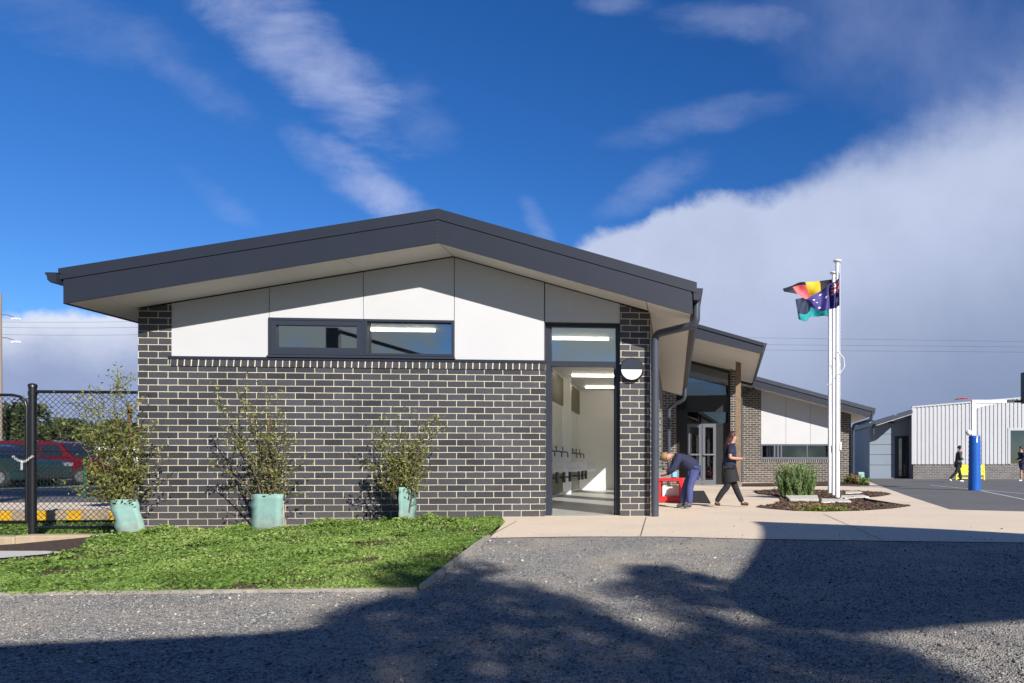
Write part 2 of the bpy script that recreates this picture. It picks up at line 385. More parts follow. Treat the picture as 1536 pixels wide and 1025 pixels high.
lawn_poly = gl((0, 893), (300, 889), (625, 885))+gl((722, 806.5))+[tuple(PG(757, 785))[:2], (-2.32, 9.27), (-4.2, 9.27), (-4.6, 8.9), (-6.2, 8.95), (-6.6, 8.3)]+gl((110, 830), (0, 850), (-200, 880), (-200, 897))
sheet('garden_bed', [(-12, 4.7), (-4.4, 4.75), (-1.72, 4.65), (-2.31, 9.29), (BX0, 9.29), (BX0, 9.24), (-12, 9.24)], M['mulch'], .004, .5)
sheet('lawn', lawn_poly, M['soil'], .012, .4)
sheet('side_path', gl((0, 840), (-260, 862), (-260, 838), (0, 829), (70, 829), (100, 831)), M['paleconc'], .016, .4)
# distant left: grass strip, footpath, road
sheet('verge', [(-40, 9.45), (BX0-.05, 9.45), (BX0-.05, 11.25), (-40, 11.25)], M['soil'], -.02, .6)
sheet('footpath', [(-60, 11.42), (BX0-.05, 11.42), (BX0-.05, 13.9), (-60, 13.9)], M['concrete'], 0, 1., zf=lambda x, y: -.02)
sheet('road', [(-90, 13.9), (BX0-.05, 13.9), (BX0-.05, 40), (-90, 40)], M['asphalt'], 0, 2., zf=lambda x, y: -.085)
m = MB(); m.box(-60, BX0-.05, 31.0, 31.14, -.085, .04); m.build('far_kerb', M['kerbtan2'], kind='structure')
m = MB(); m.box(-30, -11, 21.9, 22.0, -.083, -.081); m.build('road_line', M['white_paint'], kind='structure')
# yellow-barred kerb
kt = thing('kerb', 'pale concrete kerb with yellow painted blocks behind the black fence', 'kerb', (-10, 11.33, -.13))
m = MB(); m.box(-30, BX0-.05, 11.27, 11.42, -.16, -.014); m.build('kerb_block', M['kerbtan'], kt, bevel=.01)
for a_, b_ in ((-90, -60), (-30, 16), (54, 71), (100, 121), (164, 177)):
    x0 = PY(a_, 765, 11.26).x; x1 = PY(b_, 765, 11.26).x
    m = MB(); m.box(x0, x1, 11.262, 11.36, -.155, -.010); m.build('yellow_block', M['yellow'], kt)
# court line markings
for (p, q, w) in (((1470, 736), (1545, 752), .05), ((1395, 728), (1536, 741), .05)):
    a_, b_ = PG(*p, -.01), PG(*q, -.01); n_ = Vector((-(b_-a_).y, (b_-a_).x, 0)).normalized()*w/2
    m = MB(); m.add([Vector((v.x, v.y, hgt(v.x, v.y)+.008)) for v in (a_-n_, b_-n_, b_+n_, a_+n_)], [(0, 1, 2, 3)]); m.build('court_line', M['white_paint'], kind='structure')
# joints sawn in the concrete
for pts in (((969.5, 776.5), (961, 805.5)), ((1235, 772), (1322, 811)), ((775, 783), (735, 805))):
    a_, b_ = PG(*pts[0]), PG(*pts[1]); n_ = Vector((-(b_-a_).y, (b_-a_).x, 0)).normalized()*.004
    m = MB(); m.add([Vector((v.x, v.y, .0105)) for v in (a_-n_, b_-n_, b_+n_, a_+n_)], [(0, 1, 2, 3)]); m.build('path_joint', M['joint'], kind='structure')
# timber edging between lawn and gravel
def edging(name, label, pts, w=.04, h=.05, mat='sleeper', cat='edging'):
    m = MB()
    for (p, q) in zip(pts, pts[1:]):
        L_ = (q-p).length; k = max(1, int(L_/.5))
        for i in range(k):
            a_, b_ = p.lerp(q, i/k), p.lerp(q, (i+1)/k)
            d_ = (b_-a_).normalized(); n_ = Vector((-d_.y, d_.x))*w/2
            vs = []
            for zz in (-.06, h):
                for c in (a_-n_, b_-n_, b_+n_, a_+n_): vs.append((c.x, c.y, hgt(c.x, c.y)+zz))
            m.add(vs, [(0, 3, 2, 1), (4, 5, 6, 7), (0, 1, 5, 4), (1, 2, 6, 5), (2, 3, 7, 6), (3, 0, 4, 7)])
    return tag(m.build(name, M[mat], recalc=True), label, cat)
g2 = lambda x, y: GH(x, y).to_2d()
c0 = g2(626, 886.5)
edging('timber_edging', 'weathered timber edging along the near side of the lawn', [g2(-200, 896.5), g2(0, 893.5), g2(300, 890), c0], h=.020, w=.028, cat='lawn edging')
edging('timber_edging', 'pale timber edging running from the lawn corner back to the concrete path', [c0+Vector((.02, .02)), g2(733, 808)], h=.034, w=.032, cat='lawn edging')
m = MB(); m.box(-12, -8.05, 9.0, 9.22, -.4, -.185); m.box(-8.04, BX0-.02, 9.0, 9.22, -.4, -.17)
tag(m.build('retaining_kerb', M['kerbtan'], bevel=.015), 'low tan retaining kerb in front of the black chain link fence', 'retaining kerb')
# ------------------------------------------------------------------ main building
bld = thing('amenities_building', 'dark brick school building with white panels, gabled steel roof and open doorway', 'building', ((BX0+BX1)/2, 14, 0))
RF = (-2.925, 3.46); slL = (3.46-2.627)/(-2.925+7.251); slR = (3.46-2.631)/(.212+2.925)
def rz(x): return RF[1]-(RF[0]-x)*slL if x < RF[0] else RF[1]-(x-RF[0])*slR      # underside of the soffit
PX0 = -6.45; WX0, WX1 = -5.252, -2.914; DX0, DX1 = -1.735, -.736
m = MB()
m.prism([(BX0, -.5), (PX0, -.5), (PX0, rz(PX0)-.02), (BX0, rz(BX0)-.02)], D, D+.2)
m.prism([(PX0, -.5), (DX0, -.5), (DX0, 1.965), (PX0, 1.965)], D, D+.2)
m.build('brick_front_wall', M['brick'], bld)
m = MB(); m.prism([(DX1, -.3), (BX1, -.3), (BX1, rz(BX1)-.02), (DX1, rz(DX1)-.02)], D, D+.2); m.build('brick_pier', M['brick'], bld)
m = MB(); m.add([(PX0+.002, D-.012, 1.966), (DX0, D-.012, 1.966), (DX0, D-.002, 2.052), (PX0+.002, D-.002, 2.052), (PX0+.002, D+.10, 2.052), (DX0, D+.10, 2.052), (PX0+.002, D+.10, 1.966), (DX0, D+.10, 1.966)], [(0, 1, 2, 3), (3, 2, 5, 4), (0, 3, 4, 6), (1, 7, 5, 2), (0, 6, 7, 1)])
m.build('sill_course', M['brick_sill'], bld)
m = MB(); m.box(PX0-.03, DX0-.002, D-.010, D+.1, 2.053, 2.092); m.build('sill_flashing', M['steel'], bld, bevel=.003)
# side and back walls; sunny-side openings added and widened to let sun in
m = MB(); m.prism([(0, 0), (1, 0), (1, 1)], 0, 1) if False else None
BACK = 18.9
m = MB()
zt = rz(BX1)-.03
for y0, y1, z0, z1 in ((D+.2, 10.6, -.3, zt), (10.6, 12.0, 2.2, zt), (12.0, 12.7, -.3, zt), (12.7, 14.6, 2.2, zt), (14.6, 15.4, -.3, zt), (15.4, 17.0, 2.1, zt), (17.0, BACK, -.3, zt)):
    m.box(BX1-.2, BX1, y0, y1, z0, z1)
m.build('brick_side_wall', M['brick'], bld)
m = MB(); zt = rz(BX0)-.03; m.box(BX0, BX0+.2, D+.2, BACK, -.4, zt); m.build('brick_side_wall', M['brick'], bld)
m = MB(); m.prism([(BX0, -.4), (BX1, -.4), (BX1, rz(BX1)-.03), (RF[0], 3.4), (BX0, rz(BX0)-.03)], BACK, BACK+.2); m.build('brick_rear_wall', M['brick'], bld)
# cladding: dark backing then white boards
m = MB(); m.prism([(PX0+.002, 2.094), (WX0, 2.094), (WX0, rz(WX0)-.03), (PX0+.002, rz(PX0)-.03)], D+.03, D+.15)
m.prism([(WX0, 2.60), (WX1, 2.60), (WX1, rz(WX1)-.03), (RF[0], rz(RF[0])-.03), (WX0, rz(WX0)-.03)], D+.03, D+.15)
m.prism([(WX1, 2.094), (DX0, 2.094), (DX0, rz(DX0)-.03), (WX1, rz(WX1)-.03)], D+.03, D+.15)
m.prism([(DX0, 2.60), (DX1, 2.60), (DX1, rz(DX1)-.03), (DX0, rz(DX0)-.03)], D+.03, D+.15)
m.build('wall_lining', M['joint'], bld)
g = .005; mid = -4.075
for x0, x1, z0 in ((PX0+.003, WX0-g, 2.096), (WX0+g, mid-g, 2.612), (mid+g, WX1-g, 2.612), (WX1+g, DX0-g-.005, 2.096), (DX0+g, DX1-.004, 2.612)):
    pts = [(x0, z0), (x1, z0), (x1, rz(x1)-.012)]
    if x0 < RF[0] < x1: pts.append((RF[0], rz(RF[0])-.012))
    pts.append((x0, rz(x0)-.012))
    m = MB(); m.prism(pts, D+.012, D+.028)
    for sx in (x0+.035, (x0+x1)/2, x1-.035):
        sz = z0+.05
        while sz < rz(sx)-.06: m.lathe((sx, D+.012, sz), [(.0045, -.0012), (.0045, .001)], 6, 'y'); sz += .28
    m.build('cladding_panel', M['panel'], bld)
# windows
def framebox(m, x0, x1, z0, z1, w, y0, y1, wb=None):
    wb = wb or w
    m.box(x0, x1, y0, y1, z1-w, z1); m.box(x0, x1, y0, y1, z0, z0+wb)
    m.box(x0, x0+w, y0, y1, z0+wb, z1-w); m.box(x1-w, x1, y0, y1, z0+wb, z1-w)
wt = thing('window', None, None, (0, 0, 0)); wt.parent = bld
wt.location = Vector(((WX0+WX1)/2, D, 2.1))-bld.location
m = MB(); framebox(m, WX0, -4.055, 2.13, 2.607, .03, D-.012, D+.1); framebox(m, -4.051, WX1, 2.13, 2.607, .03, D-.012, D+.1); m.build('window_frame', M['frame'], wt)
m = MB(); framebox(m, WX0+.032, -4.087, 2.162, 2.575, .062, D-.006, D+.05); m.build('sash', M['frame'], wt)
m = MB(); m.box(WX0+.09, -4.145, D+.025, D+.031, 2.22, 2.515); m.build('pane', M['glass'], wt)
m = MB(); m.box(-4.023, WX1-.028, D+.055, D+.061, 2.158, 2.58); m.build('pane', M['glass'], wt)
m = MB(); m.add([(WX0-.02, D-.03, 2.094), (WX1+.02, D-.03, 2.094), (WX1+.005, D-.004, 2.13), (WX0-.005, D-.004, 2.13), (WX0-.02, D+.08, 2.094), (WX1+.02, D+.08, 2.094), (WX1+.005, D+.08, 2.13), (WX0-.005, D+.08, 2.13)], [(0, 1, 2, 3), (4, 7, 6, 5), (0, 3, 7, 4), (1, 5, 6, 2), (3, 2, 6, 7), (0, 4, 5, 1)])
m.build('sill', M['frame'], wt)
# doorway frame and transom
m = MB(); zc = 2.04
m.box(DX0, DX0+.068, D+.085, D+.19, 0.006, 2.60); m.box(DX1-.068, DX1-.001, D+.085, D+.19, 0.006, 2.60)
m.box(DX0+.068, DX1-.068, D+.088, D+.18, 2.032, 2.10); m.box(DX0+.068, DX1-.068, D+.086, D+.18, 2.565, 2.60)
m.build('door_frame', M['frame'], bld)
m = MB(); m.box(DX1-.10, DX1-.069, D+.2, D+1.1, .01, 2.028); m.build('door', M['frame'], bld, label='dark door folded back inside the open doorway')
m = MB(); m.box(DX0+.068, DX1-.068, D+.12, D+.126, 2.10, 2.565); m.build('transom_pane', M['glass'], bld)
# roof
YF = 8.72; YB = 19.2; X0r, X1r = -7.251, .212
def roofpts(x0, x1, dz0, dz1):
    return [(x0, rz(x0)+dz0), (RF[0], rz(RF[0])+dz0), (x1, rz(x1)+dz0), (x1, rz(x1)+dz1), (RF[0], rz(RF[0])+dz1), (x0, rz(x0)+dz1)]
def band(m, x0, x1, dz0, dz1, y0, y1):
    m.prism([(x0, rz(x0)+dz0), (RF[0], rz(RF[0])+dz0), (RF[0], rz(RF[0])+dz1), (x0, rz(x0)+dz1)], y0, y1)
    m.prism([(RF[0], rz(RF[0])+dz0), (x1, rz(x1)+dz0), (x1, rz(x1)+dz1), (RF[0], rz(RF[0])+dz1)], y0, y1)
rf = MB(); band(rf, X0r, X1r, .10, .34, YF+.02, YB); ro = rf.build('roof', M['steel'], bld)
m = MB(); band(m, X0r, X1r, -.012, .272, YF, YF+.019); m.build('fascia', M['steel'], ro)
m = MB(); band(m, X0r-.05, X1r+.07, .278, .412, YF-.010, YF+.20); m.build('barge_capping', M['steel'], ro)
# rivets on the ridge joint
m = MB()
for i in range(9):
    m = MB(); m.lathe((RF[0], YF-.014 if i > 5 else YF-.003, 3.48+i*.047), [(.004, -.002), (.004, .006)], 6, 'y'); m.build('rivet', M['frame_light'], ro)
# side fascias
m = MB(); z_ = rz(X1r); m.box(X1r-.002, X1r+.016, YF+.0195, YB, z_-.012, z_+.27)
m.build('eave_fascia', M['steel'], ro)
m = MB(); z_ = rz(X0r); m.box(X0r-.016, X0r+.002, YF+.0195, YB, z_-.012, z_+.27)
m.build('eave_fascia', M['steel'], ro)
# soffit boards (butted with 5 mm joints)
xs = [X0r+.003, -6.86, -4.08, RF[0], -.36, X1r-.004]
for i, (xa, xb) in enumerate(zip(xs, xs[1:])):
    ylist = [(YF+.021, D-.004+.24 if i in (1, 2, 3) else YB)] if i not in (0, 4) else [(YF+.021, 10.6), (10.606, 12.4), (12.406, 14.2), (14.206, 16.0), (16.006, 17.8), (17.806, YB)]
    for ya, yb in ylist:
        if i in (1, 2, 3): yb = D+.0
        m = MB(); a_, b_ = xa+.005, xb-.005
        m.prism([(a_, rz(a_)), (b_, rz(b_)), (b_, rz(b_)+.012), (a_, rz(a_)+.012)], ya, yb); m.build('soffit_board', M['soffit'], bld)
m = MB(); band(m, X0r+.003, X1r-.003, .02, .03, YF+.021, YB-.01); m.build('soffit_backing', M['joint'], bld)
# gutters
def gutter(p, q, mat, parent, w=.115, h=.11, flip=1):
    prof = [(0, 0), (.01, -.0), (.01, -h), (w*.55, -h), (w*.8, -h*.75), (w*.86, -h*.35), (w, -.02), (w, .0), (w-.008, 0), (w*.80, -h*.35), (w*.74, -h*.7), (w*.52, -h+.01), (.02, -h+.01), (.02, 0)]
    m = MB(); n = len(prof); vs = []
    d = (q-p).normalized(); out = Vector((d.y, -d.x, 0))*flip
    for b in (p, q):
        for a_, z in prof: vs.append(b+out*a_+Vector((0, 0, z)))
    m.add(vs, [(i, (i+1) % n, (i+1) % n+n, i+n) for i in range(n)]+[tuple(range(n)), tuple(range(2*n-1, n-1, -1))])
    m.add([p+out*a_+Vector((0, 0, z))-d*.004 for a_, z in prof[1:8]]+[p+Vector((0, 0, 0))-d*.004], [tuple(range(8))])
    return m.build('gutter', mat, parent)
gz = rz(X1r)+.30
gutter(Vector((X1r+.018, YF+.0, gz+.02)), Vector((X1r+.018, YB-.2, gz+.02)), M['steel'], ro, .13, .15)
gzl = rz(X0r)+.30
gutter(Vector((X0r-.018, YF-.06, gzl+.04)), Vector((X0r-.018, YB-.2, gzl+.04)), M['steel'], ro, .13, .12, flip=-1)
# downpipes
def arc(pts, r=.09, k=5):
    out = [Vector(pts[0])]
    for a_, b_, c_ in zip(pts, pts[1:], pts[2:]):
        a_, b_, c_ = Vector(a_), Vector(b_), Vector(c_)
        p = b_+(a_-b_).normalized()*r; q = b_+(c_-b_).normalized()*r
        for i in range(k+1):
            t = i/k; out.append(p*(1-t)**2+b_*2*t*(1-t)+q*t*t)
    out.append(Vector(pts[-1])); return out
dpx = -.262; dpy = D-.12
m = MB(); m.tube(arc([(X1r+.07, YF+.2, gz-.10), (X1r+.07, YF+.2, gz-.40), (dpx, dpy, gz-.49), (dpx, dpy, .006)], .09), .05, 14)
dp = m.build('downpipe', M['pipe'], bld)
m = MB()
for z in (.9, 1.95):
    m = MB(); m.tube([(dpx, dpy, z), (dpx, dpy, z+.03)], .055, 14); m.build('bracket', M['pipe'], dp)
m = MB(); m.tube(arc([(X1r+.07, YB-.35, gz-.10), (X1r+.07, YB-.35, gz-.44), (-.16, YB-.10, gz-.62), (-.16, YB-.10, .006)], .12), .048, 12)
m.build('downpipe', M['pipe'], bld)
m = MB(); m.tube(arc([(BX0-.33, 9.9, rz(X0r)+.1), (BX0-.33, 9.9, rz(X0r)-.12), (BX0-.07, 9.9, rz(X0r)-.3), (BX0-.07, 9.9, -.2)], .1), .045, 10); m.build('downpipe', M['pipe'], bld)
# lamp on pier
wl = thing('wall_light', None, None, Vector((-.575, D, 1.98))-bld.location); wl.parent = bld
lc = Vector((-.575, D, 1.98))
m = MB(); m.lathe(lc, [(.155, -.001), (.160, -.05), (.150, -.065)], 40, 'y'); m.build('housing', M['black_plastic'], wl)
m = MB()
n = 24; vs = [lc+Vector((.142*cos(t), -.066, .142*sin(t))) for t in np.linspace(0, pi, n)]; vs += [v+Vector((0, -.022, 0)) for v in vs]
m.add(vs, [tuple(range(n, 2*n)), tuple(range(n-1, -1, -1))]+[(i, (i+1) % n, (i+1) % n+n, i+n) for i in range(n)]); m.build('hood', M['frame'], wl)
m = MB(); vs = [lc+Vector((.138*cos(t), -.066, .138*sin(t)-.004)) for t in np.linspace(pi, 2*pi, n)]; vs += [v+Vector((0, -.012, 0)) for v in vs]
m.add(vs, [tuple(range(n, 2*n)), tuple(range(n-1, -1, -1))]+[(i, (i+1) % n, (i+1) % n+n, i+n) for i in range(n)]); m.build('lens', M['lamp_white'], wl)
# interior
ix = -2.58
m = MB(); m.box(BX0+.2, BX1-.2, D+.2, BACK, -.05, .012); m.box(DX0+.001, DX1-.001, D+.0, D+.2, -.05, .011); m.build('floor', M['tile_floor'], bld)
m = MB(); m.box(BX0+.201, BX1-.201, D+.202, BACK-.001, 2.72, 2.76); m.build('ceiling', M['white_wall'], bld)
m = MB(); m.box(ix-.12, ix, D+.2, BACK, .012, 2.72); m.box(ix, BX1-.201, BACK-.03, BACK-.001, .012, 2.72)
m.box(ix, -2.42, 16.15, 16.27, .012, 2.72)      # nib wall
m.build('interior_wall', M['white_wall'], bld)
m = MB(); m.box(BX0+.201, ix-.121, 12.6, 12.7, .012, 2.72); m.build('interior_wall', M['white_wall'], bld)
for y0, y1, z0, z1 in ((13.0, 16.0, 2.05, 2.68), (16.4, 18.7, 2.05, 2.68)):
    m = MB(); m.box(ix+.001, ix+.02, y0, y1, z0, z1); m.build('wall_panel', M['olive'], bld)
for y0, y1, z0, z1 in ((13.6, 15.9, 1.05, 2.02), (16.6, 18.5, 1.05, 2.02)):
    m = MB(); m.box(ix+.001, ix+.012, y0, y1, z0, z1); m.build('wall_mirror', M['mirror'], bld)
for y0, y1 in ((12.9, 16.0), (16.35, 18.7)):
    m = MB(); m.box(ix+.001, ix+.015, y0, y1, .05, .50); m.build('splashback', M['olive'], bld)
def strip_light(x0, x1, y, z=2.66):
    m = MB(); m.box(x0, x1, y-.03, y+.03, z+.02, 2.719); return m.build('strip_light', M['strip'], bld)
strip_light(-2.05, -1.05, 11.0); strip_light(-2.3, -1.05, 15.6); strip_light(-2.3, -1.05, 17.9)
strip_light(PY(552, 498, 10.5).x, PY(652, 498, 10.5).x, 10.5)
# hand basins
def basin(y0, y1, label, src=None):
    t = thing('hand_basin', label, 'basin', (ix+.2, (y0+y1)/2, .5), 'white trough basins inside the doorway')
    m = MB(); m.box(ix+.013, -2.1, y0, y1, .555, .64); 
    m.box(ix+.013, -2.1, y0, y0+.03, .64, .76); m.box(ix+.013, -2.1, y1-.03, y1, .64, .76); m.box(-2.13, -2.1, y0+.03, y1-.03, .64, .76); m.box(ix+.013, ix+.07, y0+.03, y1-.03, .64, .76)
    m.build('trough', M['porcelain'], t, bevel=.008)
    for k in range(3):
        y = y0+(k+.5)*(y1-y0)/3
        m = MB(); m.tube(arc([(ix+.02, y, .98), (ix+.2, y, .98), (ix+.2, y, .86)], .05), .014, 8); m.tube([(ix+.09, y, .98), (ix+.09, y, 1.10)], .012, 8); m.build('tap', M['chrome'], t)
        m = MB(); m.tube([(ix+.25, y, .56), (ix+.25, y, .32)], .035, 10); m.tube([(ix+.25, y, .42), (ix+.02, y, .42)], .018, 8); m.build('waste_trap', M['chrome'], t)
    return t
basin(13.4, 15.9, 'nearer white trough basin on the left wall inside the open doorway')
basin(16.6, 18.5, 'farther white trough basin at the back of the room inside the doorway')
# ------------------------------------------------------------------ entry wing and far wing (frames turned to the camera axis)
def CX(px, dep): return (px-1093)/FL*dep
def CZ(py, dep): return EYE+(697-py)/FL*dep
RM = Matrix(((RX, FX, 0, 0), (RY, FY, 0, 0), (0, 0, 1, 0), (0, 0, 0, 1)))   # local(right, forward, up) -> world
def cbox(m, px0, px1, d0, d1, py0, py1, dref=None):
    """front face spans pixels measured at depth d0"""
    dr = dref or d0
    m.box(CX(px0, dr), CX(px1, dr), d0, d1, CZ(py1, dr), CZ(py0, dr), M=RM)
def base_at(px, dep, z=0): 
    v = RM@Vector((CX(px, dep), dep, z)); return v
ew = thing('entry_wing', 'recessed glass school entrance under a raked roof on a timber post', 'building', base_at(1060, 24))
# brick return at end of building one and wall left of doors
m = MB(); m.box(-.33, CX(1013, 19.6)+1.56*0+ .0, 0, 0, 0, 0) if False else None
m = MB(); cbox(m, 985, 1014, 23.4, 23.6, 575, 730); m.build('brick_wall', M['brick_far'], ew)
dd = 24.0
m = MB()
cbox(m, 1014, 1031, dd, dd+.12, 594, 727); cbox(m, 1014, 1095, dd, dd+.12, 593.5, 615); cbox(m, 1074, 1095, dd+.0, dd+.12, 638, 727)
m2 = m; m.build('door_surround', M['black_plastic'], ew)
m = MB()
fw = 5
for a_, b_ in ((1031, 1052.6), (1053.6, 1074)):
    w = 4.2
    for px0, px1, py0, py1 in ((a_, a_+w, 636, 727), (b_-w, b_, 636, 727), (a_+w, b_-w, 636, 641), (a_+w, b_-w, 720, 727)):
        cbox(m, px0, px1, dd-.02, dd+.05, py0, py1)
    m3 = MB(); cbox(m3, a_+w, b_-w, dd+.01, dd+.02, 641, 720); 
    if a_ < 1040: leftpane = m3
    else: rightpane = m3
dl = m.build('door', M['frame_light'], ew)
leftpane.build('pane', M['glass_dark'], dl); rightpane.build('pane', M['glass_dark'], dl)
m = MB(); cbox(m, 1033, 1051, dd-.10, dd-.07, 681, 683.2); cbox(m, 1055.5, 1073, dd-.10, dd-.07, 681, 683.2); m.build('push_bar', M['rim'], dl)
m = MB(); cbox(m, 1014, 1095, dd-.015, dd+.1, 615.0, 618); cbox(m, 1014, 1095, dd-.015, dd+.1, 634.5, 638); cbox(m, 1092, 1095, dd-.015, dd+.1, 618, 634.5); m.build('window_frame', M['black_plastic'], ew)
m = MB(); cbox(m, 1014, 1092, dd+.03, dd+.04, 618, 634.5); m.build('transom_pane', M['glass_dark'], ew)
def cprism(m, pts, d0, d1, dref=None):
    dr = dref or d0
    m.prism([(CX(x, dr), CZ(y, dr)) for x, y in pts], d0, d1, M=RM)
m = MB(); cprism(m, [(1010, 593), (1092, 593), (1092, 559), (1010, 536)], dd+.03, dd+.04); m.build('clerestory_pane', M['glass_dark'], ew)
m = MB(); cprism(m, [(1005, 536), (1095.5, 561), (1095.5, 558), (1005, 533)], dd-.02, dd+.06); cbox(m, 1092, 1095.5, dd-.02, dd+.06, 561, 593); m.build('clerestory_frame', M['black_plastic'], ew)
m = MB(); cprism(m, [(1005, 534), (1100, 559), (1100, 530), (1005, 505)], dd+.02, dd+.1); m.build('wall_panel', M['olive'], ew)
m = MB(); cbox(m, 1095.5, 1104, dd-.3, dd+.2, 552, 727, dd-.3); m.build('brick_pier', M['brick_far'], ew)
m = MB(); m.box(CX(985, 24), CX(1110, 24), 24.6, 29, -.02, .02, M=RM); m.build('floor', M['tile_floor'], ew)
m = MB(); m.box(CX(975, 24), CX(1112, 27), 29, 29.2, 0, 4.2, M=RM); m.build('interior_wall', M['navy'], ew)
# raked roof of the entry wing
df, db = 19.0, 27.2
def rk(m, pts, d0, d1): m.prism([(CX(x, df), CZ(y, df)) for x, y in pts], d0, d1, M=RM)
k = 27.0/95
topy = lambda x: 487.7+(x-1051)*k
boty = lambda x: 508.3+(x-1048.7)*(531-508.3)/(1142.4-1048.7)
m = MB(); rk(m, [(930, boty(930)-6), (1141, boty(1141)-6), (1146, topy(1146)+5), (930, topy(930)+3)], df+.05, db); r2 = m.build('roof', M['steel'], ew)
m = MB(); rk(m, [(930, boty(930)), (1142.4, boty(1142.4)), (1143, topy(1143)+6), (930, topy(930)+6)], df, df+.045); m.build('fascia', M['steel'], r2)
m = MB(); rk(m, [(930, topy(930)+5.4), (1146, topy(1146)+5.4), (1146.5, topy(1146.5)), (930, topy(930))], df-.03, df+.2); m.build('barge_capping', M['steel'], r2)
m = MB(); rk(m, [(930, boty(930)-1.5), (1141.5, boty(1141.5)-1.5), (1141.5, boty(1141.5)-3), (930, boty(930)-3)], df+.046, db-.1); m.build('soffit', M['soffit'], ew)
m = MB(); x_ = CX(1142.8, df); zz = CZ(531, df); m.box(x_-.02, x_, df+.046, db, zz-.01, zz+.27, M=RM); m.build('eave_fascia', M['steel'], r2)
p = RM@Vector((x_+.002, df, zz+.30)); q = RM@Vector((x_+.002, db-.3, zz+.30)); gutter(p, q, M['pipe'], r2, .14, .13)
m = MB(); x2 = CX(1113, 26.5)
m.tube([RM@v for v in arc([Vector((x_+.08, db-.5, zz+.18)), Vector((x_+.08, db-.5, zz-.12)), Vector((x2-.02, 26.75, zz-.35)), Vector((x2-.02, 26.75, 0))], .12)], .05, 10); m.build('downpipe', M['pipe'], ew)
m = MB(); cbox(m, 1103.5, 1111.5, 21.7, 21.87, 530, 732); tp = m.build('timber_post', M['timber'], ew)
m = MB(); cbox(m, 1102.5, 1112.5, 21.68, 21.9, 726, 731); m.build('post_foot', M['rim'], ew)
# right wing
rw = thing('classroom_wing', 'white panelled classroom wing with brown brick ends and a dark strip window', 'building', base_at(1195, 27))
dw = 27.0
m = MB(); cbox(m, 1112, 1141.5, dw, dw+.2, 570, 726); cbox(m, 1141.5, 1257, dw, dw+.2, 694, 726); m.build('brick_wall', M['brick_far'], rw)
m = MB(); cprism(m, [(1257, 726), (1276.5, 726), (1276.5, 613), (1257, 608)], dw, dw+.2); m.build('brick_pier', M['brick_far'], rw)
m = MB(); cbox(m, 1141.5, 1257, dw-.012, dw+.1, 689.5, 693.9); m.build('sill_course', M['brick_sill'], rw)
m = MB(); m.box(CX(1276.3, dw)-.2, CX(1276.3, dw), dw+.2, dw+8, -.1, 3, M=RM); m.box(CX(1112, dw), CX(1112, dw)+.2, dw+.2, dw+8, -.1, 4, M=RM); m.box(CX(1112, dw), CX(1276.3, dw), dw+8, dw+8.2, -.1, 3, M=RM); m.build('brick_side_wall', M['brick_far'], rw)
wyt = lambda x: 582+(x-1141.5)*(609.5-582)/(1257-1141.5)
m = MB(); cprism(m, [(1141.5, 667), (1257, 667), (1257, wyt(1257)), (1141.5, wyt(1141.5))], dw+.05, dw+.15); m.build('wall_lining', M['joint'], rw)
for a_, b_ in ((1141.8, 1178.6), (1179, 1215.3), (1215.7, 1257)):
    m = MB(); cprism(m, [(a_, 666.5), (b_, 666.5), (b_, wyt(b_)), (a_, wyt(a_))], dw+.01, dw+.045); m.build('cladding_panel', M['panel'], rw)
m = MB()
for px0, px1, py0, py1 in ((1141.6, 1257, 667, 668.5), (1141.6, 1257, 686, 689.3), (1141.6, 1143.5, 668.5, 686), (1255, 1257, 668.5, 686), (1161, 1163, 668.5, 686), (1166, 1168, 668.5, 686), (1171, 1173, 668.5, 686), (1210, 1211.5, 668.5, 686)): cbox(m, px0, px1, dw-.02, dw+.08, py0, py1)
wf = m.build('strip_window', M['frame_light'], rw)
m = MB(); cbox(m, 1143.5, 1255, dw+.04, dw+.05, 668.5, 686); m.build('pane', M['glass_dark'], wf)
m = MB(); m.box(CX(1120, dw), CX(1270, dw), dw+3, dw+3.1, 0, 3, M=RM); m.build('interior_wall', M['grey_cloth'], rw)
de = 26.2; s3 = 49.0/181.6
t3 = lambda x: 564+(x-1132)*s3
b3 = lambda x: 583+(x-1141.7)*(626.5-583)/(1305.8-1141.7)
def rq(m, pts, d0, d1): m.prism([(CX(x, de), CZ(y, de)) for x, y in pts], d0, d1, M=RM)
m = MB(); rq(m, [(1090, b3(1090)-4), (1304, b3(1304)-4), (1309, t3(1309)+4), (1090, t3(1090)+3)], de+.05, 35.4); r3 = m.build('roof', M['steel'], rw)
m = MB(); rq(m, [(1090, b3(1090)), (1305.8, b3(1305.8)), (1307, t3(1307)+7), (1090, t3(1090)+7)], de, de+.045); m.build('fascia', M['steel'], r3)
m = MB(); rq(m, [(1090, t3(1090)+6), (1312, t3(1312)+6), (1313.6, t3(1313.6)), (1090, t3(1090))], de-.03, de+.2); m.build('barge_capping', M['pipe'], r3)
m = MB(); rq(m, [(1090, b3(1090)-1), (1304.6, b3(1304.6)-1), (1304.6, b3(1304.6)-2.2), (1090, b3(1090)-2.2)], de+.046, 35.2); m.build('soffit', M['soffit'], rw)
x_ = CX(1307, de); zz = CZ(622, de)
p = RM@Vector((x_, de, zz+.1)); q = RM@Vector((x_, 35, zz+.1)); gutter(p, q, M['pipe'], r3, .15, .14)
m = MB(); x2 = CX(1279, dw); m.tube([RM@v for v in arc([Vector((x_+.07, de+.3, zz)), Vector((x_+.07, de+.3, zz-.18)), Vector((x2, dw-.1, zz-.36)), Vector((x2, dw-.1, -.02))], .12)], .055, 10); m.build('downpipe', M['pipe'], rw)
